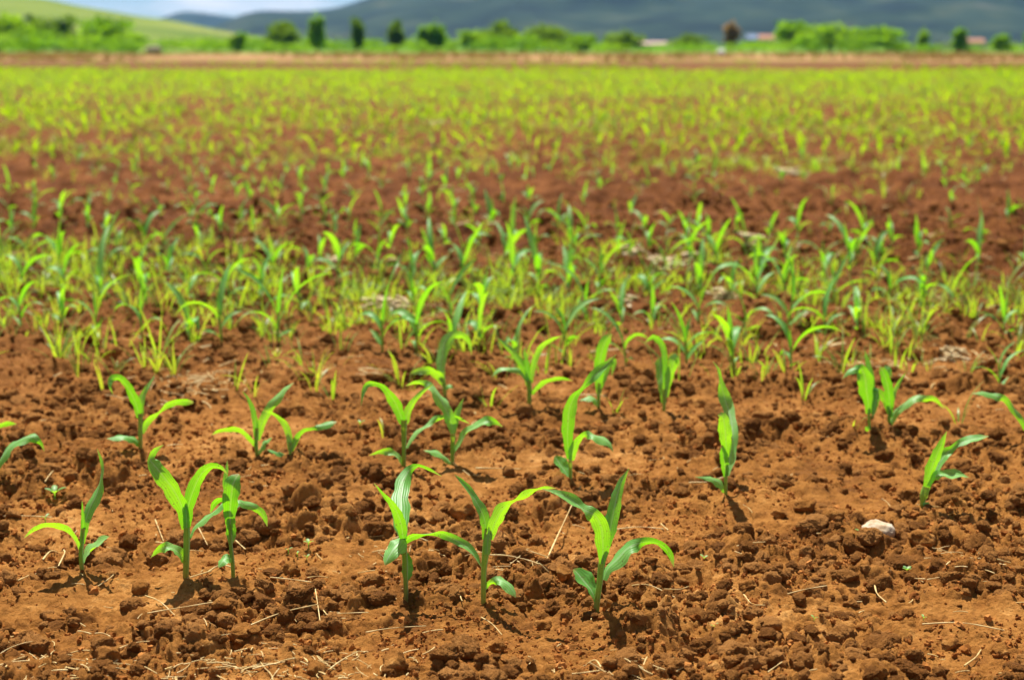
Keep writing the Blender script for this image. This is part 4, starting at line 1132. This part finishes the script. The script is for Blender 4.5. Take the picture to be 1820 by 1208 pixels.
# broken lumps too many to count, lying thick in the rough patches
n_l = 46000
yy = 1.74 + 8.0 * rng.random(n_l) ** 1.45
xx = (rng.random(n_l) * 2 - 1) * (0.345 * yy + 0.85)
den = perlin(xx * 2.3 + 7, yy * 3.1, 21) + 0.5 * perlin(xx * 6.1, yy * 6.1, 22)
ok = den > rng.normal(-0.02, 0.22, n_l)
for bx, by in HERO_BASES: ok &= (xx - bx) ** 2 + (yy - by) ** 2 > 0.018 ** 2
xx, yy = xx[ok], yy[ok]; n_l = len(xx)
size = np.clip(0.0078 * np.exp(rng.normal(0, 0.48, n_l)) * (1 + 0.05 * yy), 0.004, 0.026)
spin = rng.random((n_l, 3)) * np.array([0.6, 0.6, 6.28])
scatter('soil_lumps', 'broken lumps of brown soil lying in the rough patches', 'soil lumps',
        [mesh_np('lump_shape', crumbly(300 + k), ICO5[1], M_LUMP, True) for k in range(12)],
        np.stack([xx, yy, soil_height(xx, yy) + size * 0.15], -1), size, spin)
print('crumbs', n_c, 'lumps', n_l)
# ------------------------------------------------------------------ trees and bushes along the far field edge
TREE_MATS = {
 'dark': leaf_mat('leaves_dark_green', (0.045, 0.11, 0.010), (0.075, 0.16, 0.014), (0.22, 0.38, 0.006), (0.30, 0.48, 0.008), 0.4, 0.6, 0.2, scale=0.8),
 'mid': leaf_mat('leaves_mid_green', (0.065, 0.17, 0.010), (0.11, 0.24, 0.016), (0.28, 0.54, 0.004), (0.42, 0.66, 0.006), 0.5, 0.6, 0.2, scale=0.8),
 'bright': leaf_mat('leaves_bright_green', (0.09, 0.21, 0.008), (0.15, 0.29, 0.014), (0.28, 0.54, 0.004), (0.42, 0.66, 0.006), 0.5, 0.6, 0.2, scale=0.8),
 'brown': leaf_mat('leaves_russet', (0.22, 0.14, 0.06), (0.30, 0.19, 0.09), (0.40, 0.24, 0.08), (0.48, 0.30, 0.11), 0.4, 0.7, 0.2, scale=0.8),
 'grey': leaf_mat('leaves_grey_green', (0.10, 0.14, 0.06), (0.17, 0.21, 0.10), (0.20, 0.28, 0.08), (0.26, 0.34, 0.12), 0.4, 0.7, 0.2, scale=0.8),
}
M_BARK = plain_mat('tree_bark', [(0.35, (0.07, 0.045, 0.028)), (0.65, (0.16, 0.11, 0.07))], 3.0, 0.9, 0.4, 12, bdist=0.03)

def leaf_cloud(rg, lobes, n, size):
    """many small leaf clumps spread through ellipsoid lobes (cx, cy, cz, rx, ry, rz)"""
    vol = np.array([l[3] * l[4] * l[5] for l in lobes]) ** 0.7
    pick = rg.choice(len(lobes), n, p=vol / vol.sum())
    L = np.array(lobes)[pick]
    d = rg.normal(size=(n, 3)); d /= np.linalg.norm(d, axis=1)[:, None]
    rad = rg.random(n) ** 0.5
    P = L[:, :3] + d * rad[:, None] * L[:, 3:6] * (1 + 0.18 * rg.normal(size=(n, 1)))
    A = rg.normal(size=(n, 3)); A /= np.linalg.norm(A, axis=1)[:, None]
    B = np.cross(A, rg.normal(size=(n, 3))); B /= np.linalg.norm(B, axis=1)[:, None]
    s = (size * (0.6 + 0.8 * rg.random(n)))[:, None]
    V = np.stack([P - A * s - B * s * 0.5, P + A * s * 0.2 - B * s * 0.8, P + A * s + B * s * 0.4, P - A * s * 0.3 + B * s * 0.8], 1).reshape(-1, 3)
    V[:, 2] = np.maximum(V[:, 2], 0.02)
    F = np.arange(4 * n).reshape(-1, 4)
    return V, F

def tree(px, top, wpx, D, kind, label, base=None, bottom=0.18, nl=900, name='tree', group='trees along the far field edge', seed=0):
    rg = np.random.default_rng(500 + seed)
    X = (px - PCX) / FPX * D / math.cos(PITCH) * math.cos(PITCH)
    yb = HORIZON + CAMZ * FPX / D
    H = 1.16 * (yb - top) / FPX * D; Wd = (1.7 if wpx > 32 else 1.25) * wpx / FPX * D
    root = empty(name, (X, D, 0), rg.uniform(0, 6.28))
    tag(root, label, 'tree' if name == 'tree' else 'bush', group)
    zc = H * bottom
    # trunk and limbs
    tb = Bag()
    nz = 7; z = np.linspace(-0.05, H * 0.7, nz)
    C = np.stack([0.04 * H * rg.normal(size=nz).cumsum() * 0.25, 0.04 * H * rg.normal(size=nz).cumsum() * 0.25, z], -1); C[0, :2] = 0
    r0 = 0.022 * H + 0.02
    V, F, U = tube(C, np.linspace(r0, r0 * 0.3, nz), 7, cap=False); tb.add(V, np.array(F), U)
    for k in range(5):
        a = rg.uniform(0, 6.28); i = rg.integers(2, nz - 1); L = Wd * 0.38 * rg.uniform(0.6, 1)
        q = np.linspace(0, 1, 4)
        B = C[i] + np.stack([np.cos(a) * L * q, np.sin(a) * L * q, 0.7 * L * q], -1)
        V, F, U = tube(B, np.linspace(r0 * 0.45, r0 * 0.12, 4), 5, cap=False); tb.add(V, np.array(F), U)
    link('trunk', tb.mesh('trunk', M_BARK), root)
    lobes = [(0, 0, (zc + H) * 0.46, Wd * 0.32, Wd * 0.32, (H - zc) * 0.46)]
    for k in range(15):
        a = rg.uniform(0, 6.28); q = rg.uniform(0.35, 1.25)
        zz = zc + (H - zc) * rg.uniform(0.18, 0.85)
        sh = math.sin(math.pi * min(1, max(0.1, (zz - zc) / (H - zc)))) ** 0.6
        rr = Wd * 0.5 * sh * 0.68
        lobes.append((math.cos(a) * rr * q, math.sin(a) * rr * q, zz, Wd * rg.uniform(0.13, 0.26) * (0.4 + 0.6 * sh), Wd * rg.uniform(0.13, 0.26) * (0.4 + 0.6 * sh), (H - zc) * rg.uniform(0.08, 0.2)))
    V, F = leaf_cloud(rg, lobes, nl, max(0.08, 0.062 * min(H, Wd * 1.5)))
    link('crown', mesh_np('crown', V, F, TREE_MATS[kind], False), root)
    return root

TREES = [
 (6, 34, 70, 262, 'mid', 'mid green tree cut by the picture edge below the grassy hill', 0.02),
 (75, 37, 50, 285, 'dark', 'dark round tree behind the pale rounded bush', 0.05),
 (112, 40, 56, 280, 'dark', 'wide dark tree next to the dark round one below the hill', 0.02),
 (198, 37, 62, 270, 'mid', 'big mid green tree standing alone below the grassy hill', 0.03),
 (245, 62, 36, 262, 'mid', 'small green tree at the flank of the big lone one', 0.03),
 (432, 62, 28, 270, 'mid', 'small tree rising from the bright hedge below the hill foot', 0.05),
 (510, 46, 42, 262, 'dark', 'dark broad tree where the grassy hill ends', 0.04),
 (571, 37, 27, 266, 'mid', 'slender pale tree beside the dark broad one', 0.06),
 (639, 40, 22, 262, 'dark', 'slender dark tree, thinnest of the row before the mountain', 0.05),
 (705, 45, 27, 258, 'dark', 'dark tapering tree in the middle of the spaced row', 0.03),
 (770, 47, 34, 262, 'mid', 'broad based tree at the end of the spaced row', 0.04),
 (843, 59, 38, 264, 'mid', 'low tree joined to the taller clump before the mountain', 0.04),
 (893, 47, 52, 270, 'dark', 'tallest tree of the dense clump before the mountain', 0.05),
 (965, 52, 66, 264, 'dark', 'widest tree of the dense clump before the mountain', 0.02),
 (1030, 64, 46, 260, 'mid', 'lower green tree trailing off the dense clump', 0.03),
 (1106, 60, 50, 258, 'dark', 'dark tree standing by itself next to the pale low shed', 0.04),
 (1222, 64, 44, 300, 'dark', 'small dark tree between the shed and the russet tree', 0.10),
 (1292, 46, 24, 275, 'brown', 'russet brown tree, the only one of that colour', 0.08),
 (1400, 46, 58, 268, 'mid', 'rounded green tree, first of the three large ones on the far side', 0.25),
 (1468, 46, 72, 262, 'mid', 'large rounded green tree, middle of the three large ones', 0.03),
 (1548, 53, 80, 260, 'mid', 'wide dark green tree, last of the three large ones', 0.03),
 (1628, 56, 20, 262, 'mid', 'thin small tree past the three large ones', 0.06),
 (1692, 56, 24, 262, 'mid', 'narrow bright tree between the thin one and the picture edge', 0.06),
 (1764, 64, 30, 262, 'mid', 'short tree near the picture edge past the narrow one', 0.06),
 (1816, 58, 26, 262, 'mid', 'tree cut by the picture edge before the mountain', 0.06),
]
for i, (px, top, w, D, kind, lab, bt) in enumerate(TREES): tree(px, top, w, D, kind, lab, bottom=bt, seed=i, nl=1800)
BUSHES = [
 (62, 56, 120, 250, 'bright', 'pale yellow green rounded bush near the picture edge'),
 (10, 65, 75, 248, 'bright', 'bright low bush cut by the picture edge'),
 (150, 69, 62, 252, 'bright', 'bright low bush between the dark tree and the big lone one'),
 (228, 71, 55, 250, 'mid', 'low green bush at the foot of the big lone tree'),
 (318, 69, 67, 290, 'bright', 'first bright bush of the hedge past the soil heap'),
 (368, 69, 72, 288, 'bright', 'second bright bush of the hedge past the soil heap'),
 (415, 70, 62, 286, 'bright', 'third bright bush of the hedge, under the small tree'),
 (462, 69, 65, 288, 'bright', 'bright bush touching the dark broad tree'),
 (548, 70, 65, 290, 'bright', 'bright bush between the dark broad and slender pale trees'),
 (602, 70, 72, 292, 'bright', 'bright bush between the two slender trees'),
 (662, 72, 70, 292, 'bright', 'bright bush past the slender dark tree'),
 (738, 72, 65, 288, 'bright', 'bright bush in the gap before the broad based tree'),
 (805, 73, 60, 288, 'bright', 'bright bush before the dense clump'),
 (1065, 75, 62, 280, 'mid', 'low bush between the dense clump and the tree by itself'),
 (1150, 81, 70, 262, 'bright', 'flat bright bush before the pale low shed'),
 (1205, 79, 65, 270, 'mid', 'flat green bush under the small dark tree'),
 (1330, 75, 70, 270, 'bright', 'bright bush at the foot of the russet tree'),
 (1385, 73, 87, 262, 'bright', 'bright wide bush below the first large rounded tree'),
 (1610, 79, 60, 280, 'grey', 'grey green bush behind the thin small tree'),
 (1660, 77, 65, 282, 'grey', 'grey green bush between the thin and narrow trees'),
 (1725, 77, 67, 282, 'grey', 'grey green bush past the narrow bright tree'),
 (1790, 77, 72, 282, 'grey', 'grey green bush at the picture edge'),
]
for i, (px, top, w, D, kind, lab) in enumerate(BUSHES):
    tree(px, top, w, D, kind, lab, bottom=0.0, nl=1300, name='bush', group='bushes along the far field edge', seed=60 + i)
EXTRA = [
 (870, 68, 52, 255, 'mid', 'round bush in front of the tallest clump tree'), (930, 66, 58, 254, 'bright', 'bright bush in front of the dense clump'),
 (1000, 72, 60, 256, 'mid', 'green bush at the far end of the dense clump'), (1085, 78, 46, 254, 'bright', 'low bright bush at the foot of the tree by itself'),
 (1255, 78, 50, 268, 'mid', 'green bush just before the russet tree'), (1430, 66, 50, 256, 'bright', 'bright bush in the gap between the first two large trees'),
 (1505, 68, 60, 255, 'mid', 'green bush in the gap between the last two large trees'), (1585, 76, 46, 256, 'mid', 'low bush at the foot of the last large tree'),
 (690, 80, 40, 254, 'mid', 'low bush at the foot of the dark tapering tree'), (750, 76, 40, 254, 'mid', 'low bush touching the broad based tree'),
 (490, 74, 44, 254, 'mid', 'low bush touching the dark broad tree'), (535, 79, 40, 254, 'bright', 'low bright bush past the dark broad tree'),
 (135, 60, 44, 262, 'dark', 'dark bush under the wide dark tree'), (180, 64, 48, 258, 'mid', 'green bush at the near flank of the big lone tree'),
 (392, 72, 60, 270, 'mid', 'green bush inside the bright hedge'), (1705, 80, 40, 262, 'mid', 'low bush at the foot of the narrow bright tree'),
 (1780, 76, 44, 262, 'mid', 'green bush before the picture edge'), (1640, 80, 40, 258, 'mid', 'low bush past the thin small tree')]
for i, (px, top, w, D, kind, lab) in enumerate(EXTRA):
    tree(px, top, w, D, kind, lab, bottom=0.0, nl=1000, name='bush', group='bushes along the far field edge', seed=120 + i)

def boulder(px, py, D, w, h, mat, name, label, cat, seed):
    X = (px - PCX) / FPX * D
    V = rock_shape(ICO4, seed, 0.25, 0.05, 1.0); V = V * np.array([w, w * 0.8, h]) * 0.5
    o = link(name, mesh_np(name, V, ICO4[1], mat)); o.location = (X, D, h * 0.28)
    tag(o, label, cat)
M_WHITE = plain_mat('whitish_rock', [(0.35, (0.62, 0.60, 0.56)), (0.65, (0.80, 0.79, 0.76))], 4, 0.8, 0.3, 12)
M_HEAP = plain_mat('grey_heap', [(0.35, (0.26, 0.19, 0.13)), (0.65, (0.38, 0.29, 0.21))], 4, 0.9, 0.5, 10)
boulder(1276, 98, 190, 1.0, 0.85, M_WHITE, 'white_boulder', 'small bright white boulder at the far field edge below the russet tree', 'boulder', 81)
boulder(283, 87, 248, 2.5, 1.5, M_HEAP, 'soil_heap', 'grey brown heap at the field edge between the lone tree and the hedge', 'heap', 82)

# rough grass on the dry margin and stray weeds on the fallow strip
M_DRYGRASS = leaf_mat('dry_grass_blade', (0.26, 0.17, 0.06), (0.36, 0.26, 0.09), (0.30, 0.20, 0.05), (0.40, 0.30, 0.08), 0.4, 0.8, 0.1, scale=0.1)
def far_tufts(name, label, y0, y1, count, hgt, mat, seed, power=1.0):
    rg = np.random.default_rng(seed)
    y = y0 + (y1 - y0) * rg.random(count) ** power; x = (rg.random(count) * 2 - 1) * 0.40 * y
    k = perlin(x * 0.06, y * 0.03, seed) + 0.6 * perlin(x * 0.2, y * 0.1, seed + 1) > -0.05
    x, y = x[k], y[k]; n = len(x)
    B = Bag()
    for j in range(4):
        a = rg.random(n) * 6.28; h = hgt * (0.4 + 0.9 * rg.random(n)); w = hgt * 0.22
        ca, sa = np.cos(a) * w, np.sin(a) * w
        lx, ly = (rg.random(n) - 0.5) * hgt * 1.6, (rg.random(n) - 0.5) * hgt
        V = np.stack([np.stack([x - ca, y - sa, 0 * x - 0.01], -1), np.stack([x + ca, y + sa, 0 * x - 0.01], -1),
                      np.stack([x + ca * 0.4 + lx, y + sa * 0.4 + ly, h], -1), np.stack([x - ca * 0.4 + lx, y - sa * 0.4 + ly, h * 0.92], -1)], 1).reshape(-1, 3)
        B.add(V, np.arange(4 * n).reshape(-1, 4))
    tag(link(name, B.mesh(name, mat, False)), label, 'grass', kind='stuff')
far_tufts('dry_grass', 'rough dry grass standing on the tan field margin', 106, 238, 6000, 0.30, M_DRYGRASS, 401)
far_tufts('stray_weeds', 'stray green weeds thinning out over the fallow strip', 62, 118, 2600, 0.13, M_FARMAIZE, 403, 2.0)

# ------------------------------------------------------------------ far houses
M_PINK = plain_mat('pink_plaster', [(0.35, (0.50, 0.34, 0.27)), (0.65, (0.60, 0.43, 0.35))], 1.0, 0.9)
M_CREAM = plain_mat('cream_plaster', [(0.35, (0.56, 0.48, 0.38)), (0.65, (0.66, 0.58, 0.48))], 1.0, 0.9)
M_BLUE = plain_mat('blue_sheet_roof', [(0.35, (0.05, 0.10, 0.20)), (0.65, (0.08, 0.14, 0.26))], 2.0, 0.5)
M_TILE = plain_mat('red_tile_roof', [(0.35, (0.34, 0.14, 0.08)), (0.65, (0.46, 0.22, 0.13))], 2.0, 0.8)
M_DARK = plain_mat('dark_window', [(0.35, (0.03, 0.035, 0.04)), (0.65, (0.05, 0.055, 0.06))], 2.0, 0.3)
def box(x0, x1, y0, y1, z0, z1):
    V = np.array([(x, y, z) for z in (z0, z1) for y in (y0, y1) for x in (x0, x1)], float)
    F = np.array([(0, 2, 3, 1), (4, 5, 7, 6), (0, 1, 5, 4), (2, 6, 7, 3), (0, 4, 6, 2), (1, 3, 7, 5)])
    return V, F
def house(px, D, w, d, h, rh, wall, roof, label, nwin=2):
    X = (px - PCX) / FPX * D
    root = empty('farm_house', (X, D, 0)); tag(root, label, 'house', 'far farm buildings')
    V, F = box(-w/2, w/2, 0, d, 0, h); link('wall', mesh_np('wall', V, F, wall, False), root)
    e = 0.35
    V = np.array([(-w/2-e, -e, h), (w/2+e, -e, h), (w/2+e, d+e, h), (-w/2-e, d+e, h), (-w/2-e, d/2, h+rh), (w/2+e, d/2, h+rh)]) + np.array([0, 0, 0.01])
    F = [(0, 1, 5, 4), (2, 3, 4, 5)]
    me = bpy.data.meshes.new('roof'); me.from_pydata([tuple(v) for v in V], [], F + [(0, 4, 3), (1, 2, 5), (0, 3, 2, 1)]); me.materials.append(roof); me.update()
    link('roof', me, root)
    for k in range(nwin):
        x = -w/2 + w * (k + 0.5) / (nwin + 0.7)
        V, F = box(x - 0.45, x + 0.45, -0.06, 0.03, h * 0.42, h * 0.78); link('window', mesh_np('window', V, F, M_DARK, False), root)
    V, F = box(w/2 - 1.4, w/2 - 0.5, -0.05, 0.03, 0.01, min(2.0, h * 0.75)); link('door', mesh_np('door', V, F, M_DARK, False), root)
house(1334, 560, 4.6, 5, 3.6, 1.6, M_BLUE, M_BLUE, 'small blue shed beside the russet tree, under the mountain', 1)
house(1358, 540, 5.2, 5, 3.6, 1.3, M_PINK, M_TILE, 'small pink walled house next to the blue shed', 2)
house(1165, 620, 15.0, 6, 2.0, 0.9, M_CREAM, M_PINK, 'long pale low shed behind the flat bushes', 5)
house(1720, 640, 7.0, 5, 2.8, 1.4, M_PINK, M_TILE, 'pink house showing between the narrow tree and the picture edge', 2)
house(1500, 640, 6.0, 5, 2.6, 1.4, M_CREAM, M_TILE, 'cream house behind the middle large tree', 2)

# ------------------------------------------------------------------ hills and mountains
def ridge(name, label, D, prof, mat, depth, noise_amp, nx=220, ny=60, seed=3, front=0.45):
    """prof: (photo x, photo y) of the skyline; built as a terrain with slopes fore and aft"""
    px = np.array([p[0] for p in prof], float); py = np.array([p[1] for p in prof], float)
    Xp = (px - PCX) / FPX * D; Hp = CAMZ + (HORIZON - py) / FPX * D
    xs = np.linspace(Xp[0], Xp[-1], nx); hs = np.interp(xs, Xp, Hp)
    k = np.hanning(9); k /= k.sum(); hs = np.convolve(np.pad(hs, 4, mode='edge'), k, 'valid')
    t = np.linspace(0, 1, ny)
    ys = D - depth * front * 2 * 0.5 + (t - 0.5) * depth * 1.0 + depth * front * 0.5
    tt = np.where(t < 0.6, t / 0.6, (1 - t) / 0.4)
    shape = np.sin(np.clip(tt, 0, 1) * np.pi / 2) ** 1.15
    X, T = np.meshgrid(xs, t); Y = np.repeat((D + (t - 0.6) * depth)[:, None], nx, 1)
    Hh = hs[None, :] * shape[:, None]
    L = depth * 0.22
    nz = perlin(X / L, Y / L, seed) + 0.5 * perlin(X / L * 2.1, Y / L * 2.1, seed + 1) + 0.25 * perlin(X / L * 4.3, Y / L * 4.3, seed + 2)
    Hh = Hh * (1 - noise_amp * np.abs(nz) * np.clip((1 - shape[:, None]) * 1.6 + 0.10, 0, 1)) - 1.0
    # the skyline keeps its line: scale each column so that its highest point stands as seen
    Vv = np.stack([X * (Y / D), Y, Hh * np.where(shape[:, None] > 0, 1, 1)], -1).reshape(-1, 3)
    i = np.arange(ny - 1)[:, None] * nx + np.arange(nx - 1)[None, :]
    F = np.stack([i, i + 1, i + nx + 1, i + nx], -1).reshape(-1, 4)
    o = link(name, mesh_np(name, Vv, F, mat)); tag(o, label, kind='structure')
    return o
ridge('grassy_hill', 'smooth grassy hill sloping down behind the trees', 900, [(-1400, 40), (-900, -20), (-400, -30), (-100, -14), (102, 0), (136, 9), (204, 20), (259, 30), (307, 35), (375, 48), (443, 60), (487, 66), (560, 78), (640, 84)], M_HILL, 700, 0.15, seed=11)
ridge('forested_mountain', 'long dark forested mountain fading to blue in haze', 3600, [(300, 80), (360, 62), (419, 37), (443, 27), (473, 22), (528, 24), (572, 23), (613, 17), (634, 10), (658, 0), (760, -22), (900, -40), (1150, -58), (1400, -66), (1700, -60), (2000, -50), (2500, -20), (3000, 20), (3600, 70)], M_MOUNT, 2600, 0.5, 300, 80, seed=21)
ridge('distant_mountain', 'pale blue distant mountain behind the hill', 5600, [(-700, 60), (-300, 40), (100, 45), (250, 40), (307, 32), (323, 25), (341, 22), (375, 24), (426, 32), (520, 50), (700, 70)], M_MOUNT, 2000, 0.4, seed=31)

# ------------------------------------------------------------------ hazy air
hm, hn, hl = new_mat('haze_air')
ho = hn.new('ShaderNodeOutputMaterial'); hv = hn.new('ShaderNodeVolumePrincipled')
hv.inputs['Color'].default_value = (0.22, 0.50, 1.0, 1); hv.inputs['Density'].default_value = 0.000055
hv.inputs['Anisotropy'].default_value = 0.1
hl.new(hv.outputs['Volume'], ho.inputs['Volume'])
V, F = box(-7500, 7500, -2000, 7100, -1.8, 240)
o = link('haze', mesh_np('haze', V, F, hm, False))
tag(o, 'thin bluish air haze over the whole valley', 'haze', kind='stuff')
